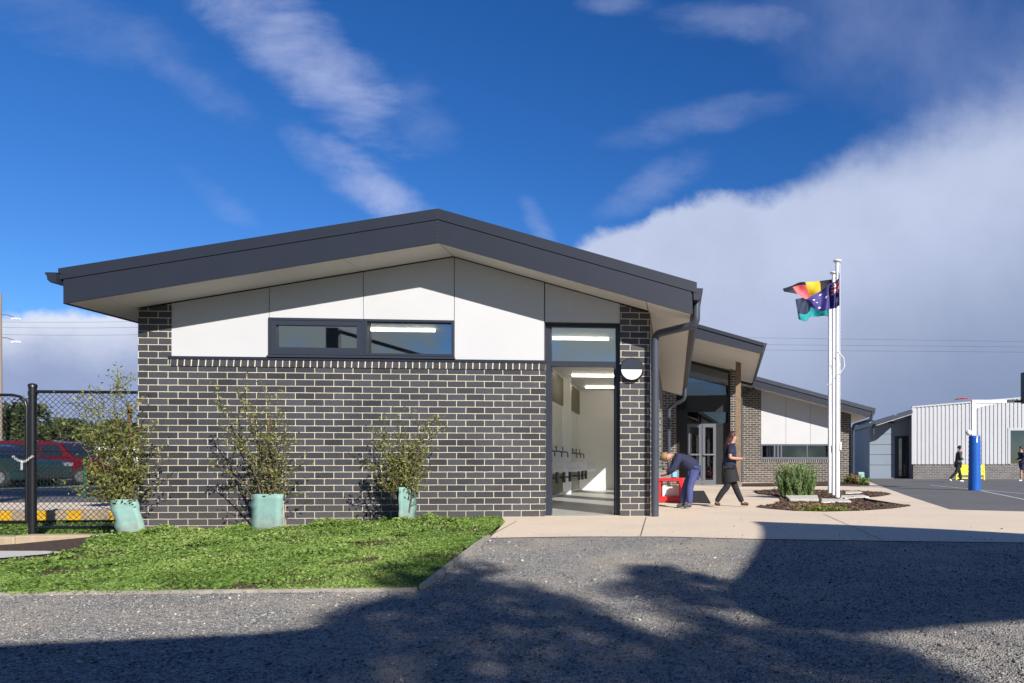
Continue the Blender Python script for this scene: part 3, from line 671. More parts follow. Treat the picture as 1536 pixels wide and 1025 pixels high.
# ------------------------------------------------------------------ corrugated hall
ch = thing('corrugated_hall', 'white corrugated steel hall on a grey brick plinth behind the court', 'building', base_at(1450, 34))
dh = 34.0; dp_ = 34.9
def corr(m, x0, x1, zb, ztf, y, pitch=.19, dpt=.03, holes=()):
    n = int((x1-x0)/pitch); 
    prof = []
    for i in range(n+1):
        x = x0+i*pitch
        prof += [(x, 0), (x+pitch*.52, 0), (x+pitch*.64, dpt), (x+pitch*.88, dpt)]
    prof = [(min(a_, x1), b_) for a_, b_ in prof]
    for (xa, da), (xb, dbb) in zip(prof, prof[1:]):
        if xb-xa < 1e-6: continue
        xm = (xa+xb)/2; spans = [(zb, None)]
        for hx0, hx1, hz0, hz1 in holes:
            if hx0 < xm < hx1: spans = [(zb, hz0), (hz1, None)]
        for za, zc_ in spans:
            vs = [RM@Vector(v) for v in ((xa, y-dpt+da, za), (xb, y-dpt+dbb, za), (xb, y-dpt+dbb, ztf(xb) if zc_ is None else zc_), (xa, y-dpt+da, ztf(xa) if zc_ is None else zc_))]
            m.add(vs, [(0, 1, 2, 3)])
X_a = CX(1370, dh); X_b = CX(1720, dh)
ztf = lambda x: CZ(612, dh)+(x-X_a)*(14.0/166)
zpl = CZ(696.5, dh)
wx0, wx1, wz0, wz1 = CX(1515, dh), CX(1590, dh), CZ(696, dh), CZ(646, dh)
m = MB(); corr(m, X_a, X_b, zpl, ztf, dh, .2, .035, [(wx0, wx1, wz0, wz1)]); m.build('corrugated_cladding', M['corr'], ch, recalc=False)
m = MB(); m.box(X_a, X_b, dh+.01, dh+.2, -.1, zpl, M=RM); m.build('brick_plinth', M['brick_grey'], ch)
m = MB(); m.box(X_a-.0, X_a+.2, dh+.2, dh+10, -.1, 3.0, M=RM); m.box(X_a, X_b, dh+10, dh+10.2, -.1, 3.5, M=RM); m.box(X_b-.2, X_b, dh, dh+10, -.1, 3.5, M=RM); m.build('side_wall', M['bluegrey'], ch)
m = MB(); m.prism([(X_a-.08, ztf(X_a)), (X_b, ztf(X_b)), (X_b, ztf(X_b)+.07), (X_a-.08, ztf(X_a)+.07)], dh-.07, dh+.12, M=RM); m.box(X_a-.09, X_a+.05, dh-.05, dh+.02, zpl, ztf(X_a), M=RM); m.build('edge_capping', M['corr'], ch)
m = MB()
for a_ in ((wx0-.12, wx0, wz0, wz1+.12), (wx0, wx1, wz1, wz1+.12)): m.box(a_[0], a_[1], dh-.06, dh+.1, a_[2], a_[3], M=RM)
wf = m.build('window_frame', M['corr'], ch)
m = MB(); m.box(wx0, wx1, dh+.03, dh+.05, wz0, wz1, M=RM); m.build('pane', M['glass_dark'], wf)
m = MB(); m.box(X_a+.3, X_b-.3, dh+2, dh+2.1, 0, 3, M=RM); m.build('interior_wall', M['grey_cloth'], ch)
m = MB(); m.prism([(X_a, ztf(X_a)-.1), (X_b, ztf(X_b)-.1), (X_b, ztf(X_b)-.05), (X_a, ztf(X_a)-.05)], dh+.121, dh+10.4, M=RM); m.build('roof', M['corr'], ch)
# porch to the left
xl, xd = CX(1304.5, dp_), CX(1342, dp_); xr = CX(1370, dp_)-.0
m = MB()
for i, (pa, pb) in enumerate(((635, 651), (651.6, 666.8), (667.4, 681.8), (682.4, 697.4), (698, 718))):
    m.box(xl, xd, dp_, dp_+.1, CZ(pb, dp_), CZ(pa, dp_), M=RM)
m.box(xd, xr, dp_, dp_+.1, CZ(654, dp_), CZ(622, dp_), M=RM); m.build('panel_wall', M['bluegrey'], ch)
m = MB(); m.box(xl, xl+.1, dp_+.1, dp_+8, 0, CZ(633, dp_), M=RM); m.build('porch_side_wall', M['bluegrey'], ch)
m = MB(); m.box(xd, xr, dp_+.0, dp_+.08, 0, CZ(654, dp_), M=RM); pd_ = m.build('door_surround', M['black_plastic'], ch)
m = MB()
for a_, b_ in ((1347, 1354), (1355, 1362)):
    for px0, px1, py0, py1 in ((a_, a_+1.2, 657, 716), (b_-1.2, b_, 657, 716), (a_, b_, 656, 657.5), (a_, b_, 714, 717)): cbox(m, px0, px1, dp_-.05, dp_-.01, py0, py1)
dl = m.build('door', M['steel'], ch)
m = MB(); cbox(m, 1348, 1353, dp_-.03, dp_-.02, 658, 714); cbox(m, 1356, 1361, dp_-.03, dp_-.02, 658, 714); m.build('pane', M['glass_dark'], dl)
dq = 33.2
m = MB(); m.prism([(CX(x, dq), CZ(y, dq)) for x, y in ((1313, 637.5), (1369, 620), (1369, 615.5), (1313, 632.5))], dq, 44, M=RM); pr = m.build('porch_roof', M['pipe'], ch)
m = MB(); m.prism([(CX(x, dq), CZ(y, dq)) for x, y in ((1315, 638.6), (1369, 621.5), (1369, 620.2), (1315, 637.7))], dq+.05, 35, M=RM); m.build('porch_soffit', M['corr'], ch)
m = MB(); p = RM@Vector((CX(1312, dq), dq+.3, CZ(636, dq))); m.tube([p, p-Vector((0, 0, .5))], .05, 8); m.build('downpipe', M['pipe'], ch)
# ------------------------------------------------------------------ leaves helpers
def leaf_quads(P, size, normal_bias=None, aspect=.5, tilt=1.0):
    """P (n,3) centres -> rhombic leaves"""
    n = len(P); a = rng.normal(size=(n, 3)); 
    if normal_bias is not None: a = a*tilt+np.asarray(normal_bias)
    a /= np.linalg.norm(a, axis=1, keepdims=True)
    b = np.cross(a, rng.normal(size=(n, 3))); b /= np.linalg.norm(b, axis=1, keepdims=True)
    c = np.cross(a, b)
    s = np.asarray(size)*rng.uniform(.6, 1.3, n); s = s[:, None]
    V = np.stack([P-b*s*.5, P+c*s*.5*aspect+a*s*.06, P+b*s*.5, P-c*s*.5*aspect+a*s*.06], 1)
    return V.reshape(-1, 3)
def stems(base, n, length, spread, lean=(0, 0, 1), wob=.12, segs=6):
    out = []
    for _ in range(n):
        d = Vector(lean)+Vector((random.gauss(0, spread), random.gauss(0, spread), 0)); d.normalize()
        p = Vector(base); L_ = length*random.uniform(.55, 1.05); pts = [p.copy()]
        for i in range(segs):
            d = (d+Vector((random.gauss(0, wob), random.gauss(0, wob), random.gauss(0.03, wob*.5)))).normalized(); p = p+d*L_/segs; pts.append(p.copy())
        out.append(pts)
    return out
def leafy(name, label, cat, base, mat, trunks, leafn, leafsize, spread=.05, z0=.0, group=None, stem_r=.008, side=0, extra=None, bark='bark', aspect=.45):
    t = thing(name, label, cat, base, group)
    m = MB(); pts = []
    for tr in trunks:
        m.tube(tr, [stem_r*(1-.8*i/(len(tr)-1)) for i in range(len(tr))], 5)
        for k in range(side):
            i = random.randint(1, len(tr)-2); q = tr[i].lerp(tr[i+1], random.random())
            d = Vector((random.gauss(0, 1), random.gauss(0, 1), random.uniform(.1, 1.2))).normalized()
            L_ = (tr[-1]-tr[0]).length*random.uniform(.12, .34)*(1.2-.6*i/len(tr))
            q2 = q+d*L_*.5; q3 = q2+(d+Vector((0, 0, .5))).normalized()*L_*.5
            m.tube([q, q2, q3], [stem_r*.45, stem_r*.3, stem_r*.12], 4); pts.append([q, q2, q3])
        pts.append(tr[max(1, len(tr)//4):])
    m.build('stem', M[bark], t)
    seg = [(a_, b_) for pl in pts for a_, b_ in zip(pl, pl[1:])]
    w = np.array([(b_-a_).length for a_, b_ in seg]); w /= w.sum()
    idx = rng.choice(len(seg), leafn, p=w); u = rng.random(leafn)[:, None]
    A_ = np.array([tuple(seg[i][0]) for i in range(len(seg))])[idx]; B_ = np.array([tuple(seg[i][1]) for i in range(len(seg))])[idx]
    P = A_*(1-u)+B_*u+rng.normal(size=(leafn, 3))*spread
    P = P[P[:, 2] > base[2]+z0]
    quads('foliage', leaf_quads(P, leafsize, aspect=aspect), mat, t, col=np.clip(rng.normal(.5, .22, len(P)), 0, 1))
    return t
# ------------------------------------------------------------------ planted shrubs
def guard(base, w, h, lean, label, yaw=.3):
    """open-topped triangular plastic sleeve"""
    m = MB(); L_ = Vector(lean); n = 3; r = w/1.6; th = .004
    c = [Vector((cos(yaw+2*pi*i/3+pi/2)*r, sin(yaw+2*pi*i/3+pi/2)*r, 0)) for i in range(3)]
    B = Vector(base)
    def P(cr, z, sc): 
        return B+cr*sc+Vector((0, 0, 1))*z+L_*z
    rows = 7; vs = []; nn = 12
    for j in range(rows+1):
        z = h*j/rows
        for i in range(nn):
            k = i//4; t = (i % 4)/4; q = c[k].lerp(c[(k+1) % 3], t)
            q = q*(1+random.uniform(-.06, .06))*(1+.05*sin(j*2.1+i))
            vs.append(P(q, z, 1.0))
    m.add(vs, [(j*nn+i, j*nn+(i+1) % nn, (j+1)*nn+(i+1) % nn, (j+1)*nn+i) for j in range(rows) for i in range(nn)], True)
    o = m.build('tree_guard', M['teal']); 
    md = o.modifiers.new('thick', 'SOLIDIFY'); md.thickness = .004
    return tag(o, label, 'tree guard')
def put(px, Y): 
    p = PY(px, 700, Y); return Vector((p.x, Y, hgt(p.x, Y)))
# middle shrub (tall)
b1 = put(407, 8.75); guard(b1+Vector((0, -.02, -.02)), .32, .46, (.02, 0, 0), 'wide pale teal plastic tree guard below the tallest shrub on the brick wall', .1)
tr = []
for tx, ty, ln in ((388, 640, 1), (370, 600, 1), (352, 575, 1), (410, 640, 1), (340, 640, .9), (425, 620, 1), (330, 610, 1), (400, 600, 1), (360, 660, 1), (318, 690, 1), (430, 660, 1), (385, 690, 1)):
    e = PY(tx, ty, 8.75+random.uniform(-.25, .2)); k = [b1+Vector((random.uniform(-.04, .04), 0, .05))]
    mid_ = b1.lerp(e, .45)+Vector((.10, 0, .12))
    for t in (.2, .4, .6, .8, 1.): k.append(k[0]*(1-t)**2+mid_*2*t*(1-t)+e*t*t+Vector((random.gauss(0, .02), random.gauss(0, .02), 0)))
    tr.append(k)
leafy('shrub', 'tallest sparse olive green shrub against the brick wall', 'shrub', b1, M['shrub'], tr, 2200, .042, .028, .40, 'young shrubs along the brick wall', .012, 9)
b2 = put(607, 8.78); guard(b2+Vector((0, 0, 0)), .21, .46, (-.0, 0, 0), 'narrow upright teal tree guard under the rightmost shrub on the wall', .9)
tr = []
for tx, ty in ((640, 630), (600, 640), (575, 625), (620, 660), (650, 640), (560, 690), (585, 665), (630, 690), (610, 640), (590, 690), (643, 665), (570, 660)):
    e = PY(tx, ty, 8.78+random.uniform(-.2, .2)); k = [b2+Vector((random.uniform(-.03, .03), 0, .05))]; mid_ = b2.lerp(e, .5)+Vector((-.02, 0, .1))
    for t in (.2, .4, .6, .8, 1.): k.append(k[0]*(1-t)**2+mid_*2*t*(1-t)+e*t*t+Vector((random.gauss(0, .02), random.gauss(0, .02), 0)))
    tr.append(k)
leafy('shrub', 'rounder green shrub growing from the narrow guard near the middle of the wall', 'shrub', b2, M['shrub'], tr, 3300, .040, .032, .40, 'young shrubs along the brick wall', .010, 9)
b3_ = put(200, 8.75); guard(b3_+Vector((.03, 0, .0)), .25, .44, (-.27, 0, 0), 'leaning pale teal tree guard beside the fence corner', .3)
tr = []
for tx, ty in ((176, 570), (150, 600), (130, 620), (165, 640), (185, 610), (205, 600), (140, 660), (120, 650), (190, 650), (160, 690), (210, 640), (215, 660), (145, 700), (175, 620), (200, 700)):
    e = PY(tx, ty, 8.8+random.uniform(-.25, .2)); k = [b3_+Vector((-.10+random.uniform(-.04, .04), 0, .05))]; mid_ = b3_.lerp(e, .5)+Vector((-.08, 0, .05))
    for t in (.2, .4, .6, .8, 1.): k.append(k[0]*(1-t)**2+mid_*2*t*(1-t)+e*t*t+Vector((random.gauss(0, .02), random.gauss(0, .02), 0)))
    tr.append(k)
leafy('shrub', 'bushy olive shrub at the left corner of the building overhanging the fence', 'shrub', b3_, M['shrub'], tr, 5600, .042, .038, .42, 'young shrubs along the brick wall', .012, 9)
sx_ = PY(199, 700, 8.85).x
m = MB(); m.tube([(sx_+.01, 8.85, -.25), (sx_-.01, 8.85, .6), (sx_-.04, 8.85, 1.45)], .02, 6); tag(m.build('garden_stake', M['stake']), 'rusty brown stake standing beside the corner shrub', 'stake')
m = MB(); m.tube([(b1.x+.02, 8.82, -.2), (b1.x-.10, 8.86, 1.25)], .016, 6); tag(m.build('garden_stake', M['stake']), 'thin dark stake behind the wide teal guard', 'stake')
m = MB(); m.tube([(b1.x+.12, 8.80, -.2), (b1.x+.10, 8.80, .62)], .015, 6); tag(m.build('garden_stake', M['sleeper']), 'short pale stake at the right of the wide teal guard', 'stake')
# ------------------------------------------------------------------ lawn cover
def in_poly(P, poly):
    x, y = P[:, 0], P[:, 1]; ins = np.zeros(len(P), bool); n = len(poly)
    for i in range(n):
        x0, y0 = poly[i]; x1, y1 = poly[(i+1) % n]
        c = ((y0 > y) != (y1 > y)) & (x < (x1-x0)*(y-y0)/((y1-y0)+1e-12)+x0); ins ^= c
    return ins
def vnoise(P, s, seed=0):
    r = np.random.default_rng(seed); G = r.random((64, 64)); x = P[:, 0]*s+31.7; y = P[:, 1]*s+17.3
    xi = np.floor(x).astype(int); yi = np.floor(y).astype(int); fx = x-xi; fy = y-yi; fx = fx*fx*(3-2*fx); fy = fy*fy*(3-2*fy)
    g_ = lambda a, b: G[a % 64, b % 64]
    return (g_(xi, yi)*(1-fx)+g_(xi+1, yi)*fx)*(1-fy)+(g_(xi, yi+1)*(1-fx)+g_(xi+1, yi+1)*fx)*fy
hv = np.vectorize(hgt)
def scatter(poly, n):
    xs = [p[0] for p in poly]; ys = [p[1] for p in poly]
    P = np.stack([rng.uniform(min(xs), max(xs), n), rng.uniform(min(ys), max(ys), n)], 1)
    return P[in_poly(P, poly)]
lp = [(x_+(.03 if x_ > -1.9 else 0), y_-.03 if y_ < 5 else y_) for x_, y_ in lawn_poly]
P = scatter(lp, 420000)
vis = (P[:, 0] > -.80*P[:, 1]-1.2)
P = P[vis]
nz = .5*vnoise(P, 2.2, 1)+.3*vnoise(P, 6, 2)+.2*vnoise(P, 17, 3)
bare = np.exp(-(((P[:, 0]+2.75)/.55)**2+((P[:, 1]-8.15)/.28)**2))
keep = rng.random(len(P)) < np.clip((nz-.31)*2.6, .05, 1)*(1-.92*bare)*np.where((P[:, 1] > 8.75) & (P[:, 0] < -4.4), .25, 1)
P = P[keep]; nz = nz[keep]; bare = bare[keep]
far = np.clip((P[:, 1]-5)/4, 0, 1)
cl = vnoise(P, 9, 21)*vnoise(P, 4, 22)
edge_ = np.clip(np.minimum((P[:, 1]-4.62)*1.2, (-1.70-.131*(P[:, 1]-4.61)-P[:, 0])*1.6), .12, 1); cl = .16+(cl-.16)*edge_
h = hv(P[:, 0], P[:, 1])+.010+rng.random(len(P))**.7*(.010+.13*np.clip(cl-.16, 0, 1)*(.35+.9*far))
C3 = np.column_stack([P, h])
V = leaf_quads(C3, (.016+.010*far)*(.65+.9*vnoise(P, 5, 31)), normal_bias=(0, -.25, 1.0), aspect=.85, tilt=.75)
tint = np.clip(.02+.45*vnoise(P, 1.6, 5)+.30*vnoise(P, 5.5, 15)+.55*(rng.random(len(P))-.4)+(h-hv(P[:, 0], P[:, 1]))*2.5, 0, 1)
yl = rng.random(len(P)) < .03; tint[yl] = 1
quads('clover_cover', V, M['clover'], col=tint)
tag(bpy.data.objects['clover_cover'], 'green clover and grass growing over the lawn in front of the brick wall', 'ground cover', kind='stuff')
# verge grass behind the fence
vp_ = [(-14, 9.5), (BX0-.1, 9.5), (BX0-.1, 11.24), (-14, 11.24)]
P = scatter(vp_, 26000); C3 = np.column_stack([P, hv(P[:, 0], P[:, 1])-.01+rng.random(len(P))*.05])
quads('verge_grass', leaf_quads(C3, .045, (0, -.3, 1), .5, .8), M['clover'], col=np.clip(rng.normal(.35, .25, len(P)), 0, 1))
tag(bpy.data.objects['verge_grass'], 'strip of green grass between the black fence and the yellow kerb', 'grass', kind='stuff')
# loose stones on the gravel
def stones(name, P, size, mat, zoff=0., flat=.55, tintf=None, zf=None):
    n = len(P); s = size*rng.lognormal(0, .42, n)
    base = np.array([(1, 0, 0), (0, 1, 0), (-1, 0, 0), (0, -1, 0), (0, 0, 1), (0, 0, -1)], float)
    tri = [(0, 1, 4), (1, 2, 4), (2, 3, 4), (3, 0, 4), (1, 0, 5), (2, 1, 5), (3, 2, 5), (0, 3, 5)]
    ang = rng.uniform(0, 2*pi, n); B = np.repeat(base[None], n, 0)*rng.uniform(.6, 1.25, (n, 6, 1)); B[:, :, 2] *= flat
    B[:, :, 0] += rng.normal(0, .18, (n, 6)); B[:, :, 1] *= rng.uniform(.6, 1., (n, 1))
    c, s_ = np.cos(ang)[:, None], np.sin(ang)[:, None]
    X = B[:, :, 0]*c-B[:, :, 1]*s_; Y = B[:, :, 0]*s_+B[:, :, 1]*c
    tl = rng.normal(0, .4, (n, 1)); Z = B[:, :, 2]+X*tl*.6
    Q = np.stack([X, Y, Z], 2)*s[:, None, None]*.5
    z = (zf or hv)(P[:, 0], P[:, 1])+zoff+s*.12
    Q += np.column_stack([P, z])[:, None, :]
    me = bpy.data.meshes.new(name); nv = n*6; me.vertices.add(nv); me.vertices.foreach_set('co', Q.astype(np.float32).ravel())
    T = (np.array(tri)[None]+(np.arange(n)*6)[:, None, None]).reshape(-1).astype(np.int32)
    me.loops.add(len(T)); me.loops.foreach_set('vertex_index', T); np_ = len(T)//3
    me.polygons.add(np_); me.polygons.foreach_set('loop_start', np.arange(0, len(T), 3, dtype=np.int32)); me.polygons.foreach_set('loop_total', np.full(np_, 3, dtype=np.int32)); me.update()
    tn = np.clip(rng.normal(.35, .24, n), 0, 1) if tintf is None else tintf(n)
    at = me.attributes.new('tint', 'FLOAT', 'FACE'); at.data.foreach_set('value', np.repeat(tn, 8).astype(np.float32))
    return link(name, me, mat)
gp = [(-5.4, 2.0), (2.6, 2.0), (4.4, 6.7), (-5.4, 7.2)]
P = scatter(gp, 260000); P = P[in_poly(P, gravel_poly)]
P = P[rng.random(len(P)) < np.clip(1.35-P[:, 1]*.17, .18, 1)]
d_ = vnoise(P, 1.1, 9); P = P[rng.random(len(P)) < .35+.9*d_]
def t_(n): 
    t = np.clip(rng.normal(.32, .2, n), 0, 1); k = rng.random(n) < .02; t[k] = rng.uniform(.65, .95, k.sum()); return t
tag(stones('loose_gravel', P, .0098, M['stones'], tintf=t_), 'loose grey crushed stones strewn over the gravel yard', 'gravel', kind='stuff')
P = scatter(pad, 60000); P = P[(P[:, 1] < 11) & (P[:, 0] < 5)]; nn_ = len(P)
P = P[rng.random(nn_) < np.clip(.55*np.exp(-(P[:, 1]-6.3)/.35), .02, 1)]
tag(stones('path_grit', P, .010, M['stones'], .008, zf=lambda x, y: x*0), 'grit and small stones kicked from the gravel onto the concrete path', 'grit', kind='stuff')
# ------------------------------------------------------------------ garden beds with flagpoles
bedA = [(1130, 737), (1172, 734.5), (1240, 736), (1290, 737.5), (1320, 739), (1338, 741.5), (1322, 744.5), (1296, 747), (1300, 751), (1330, 755.5), (1367, 759.5), (1340, 763.5), (1290, 767), (1240, 768.3), (1190, 767), (1155, 764), (1134, 761.5), (1160, 757), (1170, 754), (1171, 750), (1168, 746), (1158, 743), (1138, 741)]
bp_ = [tuple(PG(*p, 0))[:2] for p in bedA]
sheet('planting_bed', bp_, M['mulch'], 0, .5, zf=lambda x, y: .012, kind='structure')
P = scatter(bp_, 26000)
tag(stones('mulch_chips', P, .035, M['mulchchips'], .012, .3, tintf=lambda n: np.clip(rng.normal(.45, .25, n), 0, 1), zf=lambda x, y: x*0), 'brown bark mulch chips around the flagpoles', 'mulch', kind='stuff')
m = MB(); m.tube([PG(1297, 748.5, .03), PG(1303, 751, .03), PG(1330, 755, .02), PG(1364, 759.3, .0)], [.03, .032, .026, .012], 8); tag(m.build('bed_edging', M['rubber']), 'curved black rubber edging on the right side of the mulch bed', 'bed edging')
wb = [tuple(PG(*p, 0))[:2] for p in ((1112, 729.5), (1150, 729.5), (1262, 728.5), (1304, 728.5), (1304, 725), (1276, 722.5), (1112, 725.6))]
sheet('planting_bed', wb, M['mulch'], 0, 2., zf=lambda x, y: .012)
def slab(pts, label, h=.06):
    m = MB(); q = [PG(*p, 0).to_2d() for p in pts]; m.slab([(v.x, v.y) for v in q], .0, .014+h); tag(m.build('stone_slab', M['stone'], bevel=.01), label, 'stone slab', 'pale stone slabs in the mulch bed')
slab([(1184, 753.5), (1228, 754), (1226, 747.5), (1177, 747)], 'raised pale stone slab in front of the rosemary bush', .05)
slab([(1232, 756), (1277, 755), (1272, 751), (1232, 750.5)], 'low pale stone slab in front of the flagpole bases', .02)
slab([(1260, 750.5), (1304, 747.5), (1296, 744.5), (1262, 745.5)], 'pale stone slab just right of the flagpole bases', .02)
slab([(1268, 742.5), (1296, 741), (1290, 738.9), (1268, 739.5)], 'farthest pale stone slab behind the flagpoles', .02)
# rosemary bush
rb = PG(1199, 747.5, .01)
rb = rb+Vector((0, .35, 0)); sc = rb.y
tr = stems(rb, 150, .68, .24, wob=.05)
t = thing('rosemary_bush', 'dense upright grey green rosemary bush in the mulch bed left of the flagpoles', 'bush', rb)
m = MB(); PP = []
for k in tr:
    off = Vector((random.uniform(-.30, .30), random.uniform(-.2, .2), 0)); off.y *= 1; k = [p+off for p in k]
    m.tube(k, [.006, .005, .004, .004, .003, .002, .001], 4)
    for a_, b_ in zip(k, k[1:]):
        for _ in range(26): PP.append(tuple(a_.lerp(b_, random.random())))
m.build('stem', M['bark'], t)
PP = np.array(PP); PP += rng.normal(size=PP.shape)*.018
PP = PP[PP[:, 2] > .02]
n_ = len(PP); up_ = np.column_stack([rng.normal(0, .35, n_), rng.normal(0, .35, n_), np.ones(n_)]); up_ /= np.linalg.norm(up_, axis=1, keepdims=True)
sd_ = np.cross(up_, rng.normal(size=(n_, 3))); sd_ /= np.linalg.norm(sd_, axis=1, keepdims=True); l_ = rng.uniform(.03, .06, n_)[:, None]
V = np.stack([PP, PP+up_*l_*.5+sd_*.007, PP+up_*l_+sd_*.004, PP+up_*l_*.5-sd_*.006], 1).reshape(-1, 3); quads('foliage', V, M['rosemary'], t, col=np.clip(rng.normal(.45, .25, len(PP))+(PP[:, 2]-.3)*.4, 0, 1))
# young plant with guard left of rosemary
pb = base_at(1171, 18.2, 0)
leafy('young_plant', 'spindly straw coloured young plant growing out of a small teal guard', 'plant', pb, M['drygrass'], stems(pb, 7, .95, .10), 420, .06, .03, .3, stem_r=.006, side=2, aspect=.3)
guard(pb+Vector((0, 0, 0)), .22, .45, (0, 0, 0), 'small teal tree guard at the left end of the mulch bed', .3)
pb = base_at(1178, 17.0, 0)
leafy('low_plant', 'low dark green plant at the foot of the small teal guard', 'plant', pb, M['rosemary'], stems(pb, 14, .4, .6), 500, .06, .03, .02, stem_r=.005, side=1)
for i, (px, dpp, hh, mt, lb) in enumerate(((1272, 24.5, .35, 'shrub', 'low olive ground plant nearest the wing downpipe'), (1285, 24.4, .42, 'drygrass', 'reddish dry plant between the downpipe and the court'), (1296, 24.0, .22, 'clover', 'flat bright green plant at the corner of the path'))):
    pb = base_at(px, dpp, 0); leafy('low_plant', lb, 'plant', pb, M[mt], stems(pb, 18, hh, .7), 420, .09, .06, .02, stem_r=.006, side=1)
gb = base_at(1293, 25.4, 0); guard(gb, .24, .42, (-.2, 0, 0), 'small leaning tree guard by the corner of the classroom wing', .3)
for px, lb in ((1248, 'small pale teal tree guard low beside the flagpoles at the wing wall'),): guard(base_at(px, 26.3), .3, .22, (0, 0, 0), lb)
pb = PG(1240, 766.5, .01)
m = MB(); P = np.array([tuple(pb+Vector((random.gauss(0, .16), random.gauss(0, .05)+.06, random.uniform(0, .05)))) for _ in range(900)])
o = quads('creeping_plant', leaf_quads(P, .035, (0, -.3, 1), .5), M['limebush'], col=np.clip(rng.normal(.4, .25, len(P)), 0, 1)); tag(o, 'bright green creeping plant on the near rim of the mulch bed', 'ground cover', kind='stuff')
pb = PG(1222, 760.5, .01)
P = np.array([tuple(pb+Vector((random.gauss(0, .16), random.gauss(0, .1)+.06, random.uniform(0, .05)))) for _ in range(500)])
o = quads('creeping_plant', leaf_quads(P, .035, (0, -.3, 1), .4), M['drygrass'], col=np.clip(rng.normal(.4, .25, len(P)), 0, 1)); tag(o, 'rusty brown creeping plant behind the bright green one in the bed', 'ground cover', kind='stuff')
# ------------------------------------------------------------------ flagpoles and flags
poles = []
for i, (px, py, top, lb) in enumerate(((1256, 747, 391, 'nearest and tallest white flagpole, flying the navy flag with stars'), (1250.5, 743.5, 409, 'middle white flagpole carrying the black and red flag with a yellow disc'), (1244.8, 740, 430, 'leftmost and farthest white flagpole carrying the green and blue flag'))):
    b_ = PG(px, py, .012); dpt = b_.x*FX+b_.y*FY; H = EYE+(697-top)*dpt/FL
    t = thing('flagpole', lb, 'flagpole', b_, 'white flagpoles in the mulch bed')
    m = MB(); m.tube([b_, b_+Vector((0, 0, H*.55)), b_+Vector((0, 0, H-.05))], [.052, .045, .040], 16); m.build('pole', M['white_paint'], t)
    m = MB(); m.lathe(b_+Vector((0, 0, H-.05)), [(.03, 0), (.085, .015), (.085, .04), (.03, .055)], 14); m.build('cap', M['white_paint'], t)
    m = MB(); m.tube([b_+Vector((.05, -.055, 1.1)), b_+Vector((.05, -.055, H-.1))], .004, 5)
    zz = H-2.15
    m.tube([b_+Vector((.0, -.055, zz+.25)), b_+Vector((.12, -.06, zz+.12)), b_+Vector((.14, -.06, zz-.05)), b_+Vector((.05, -.06, zz-.2)), b_+Vector((-.08, -.055, zz-.22))], .008, 5)
    m.build('halyard', M['rope'], t)
    m = MB(); m.box(b_.x+.03, b_.x+.07, b_.y-.07, b_.y-.045, 1.0, 1.16); m.build('cleat', M['white_paint'], t)
    poles.append((b_, dpt, H))
def flagmat(name, c, rough=.7):
    m = simple(name, c, rough, var=.05, scale=30); return m
FB, FR, FYw = flagmat('flag black', (.01, .011, .02)), flagmat('flag red', (.75, .12, .14)), flagmat('flag yellow', (.72, .47, .02))
FN, FW, FR2 = flagmat('flag navy', (.045, .034, .19)), flagmat('flag white', (.82, .80, .80)), flagmat('flag red two', (.60, .05, .08))
FG, FBl = flagmat('flag teal', (.0, .25, .27)), flagmat('flag blue', (.005, .03, .12))
def spl(pts, t):
    """polyline with even parameter, smooth"""
    n = len(pts)-1; x = t*n; i = min(int(x), n-1); f = x-i
    p0, p1, p2, p3 = pts[max(i-1, 0)], pts[i], pts[i+1], pts[min(i+2, n)]
    return [.5*((2*p1[k])+(-p0[k]+p2[k])*f+(2*p0[k]-5*p1[k]+4*p2[k]-p3[k])*f*f+(-p0[k]+3*p1[k]-3*p2[k]+p3[k])*f**3) for k in range(3)]
def flag(name, label, dep, top, bot, fn, mats, nu=90, nv=48, ruff=.05, ph=0.):
    """top/bottom edges: (px,py,depth offset) from hoist to fly"""
    m = MB()
    def P(u, v):
        a_ = spl(top, u); b_ = spl(bot, u)
        q = [a_[k]*(1-v)+b_[k]*v for k in range(3)]
        w = PD(q[0], q[1], dep+q[2]+ruff*u**.5*sin(9*u+3.5*v+ph)+.4*ruff*sin(23*u-5*v+ph)*u)
        return w+Vector((0, 0, .012*sin(14*u+ph)*u))
    m.grid(P, nu, nv, fn); o = m.build(name, mats, recalc=False)
    md = o.modifiers.new('cloth', 'SOLIDIFY'); md.thickness = .002
    return tag(o, label, 'flag', 'flags on the three white flagpoles')
def f_ab(u, v):
    if ((u-.5)*1.5)**2+(v-.5)**2 < .25**2*1.1: return 2
    return 0 if v < .5 else 1
d1 = poles[1][1]
flag('flag', 'black and red flag with a yellow disc streaming out from the middle pole', d1, [(1250, 419, 0), (1235, 421, .05), (1217, 423, .1), (1200, 424, .1), (1188, 428, .05), (1174, 434, 0)], [(1250, 456, 0), (1236, 455, .05), (1222, 452, .12), (1208, 449, .1), (1196, 441, .05), (1176, 438.5, 0)],
     lambda u, v: (2 if ((u-.38)/.125)**2+((v-.3)/.75)**2 < 1 else (0 if (v < (.55 if u < .34 else .16+.0*u) or u > .80) else 1)), [FB, FR, FYw])
def star(u, v, cu, cv, r, asp=2., n=7):
    dx, dy = (u-cu)*asp, v-cv; rr = hypot(dx, dy); a_ = atan2(dx, -dy)
    k = abs(((a_/(2*pi)*n) % 1)-.5)*2
    return rr < r*(.5+.5*k)
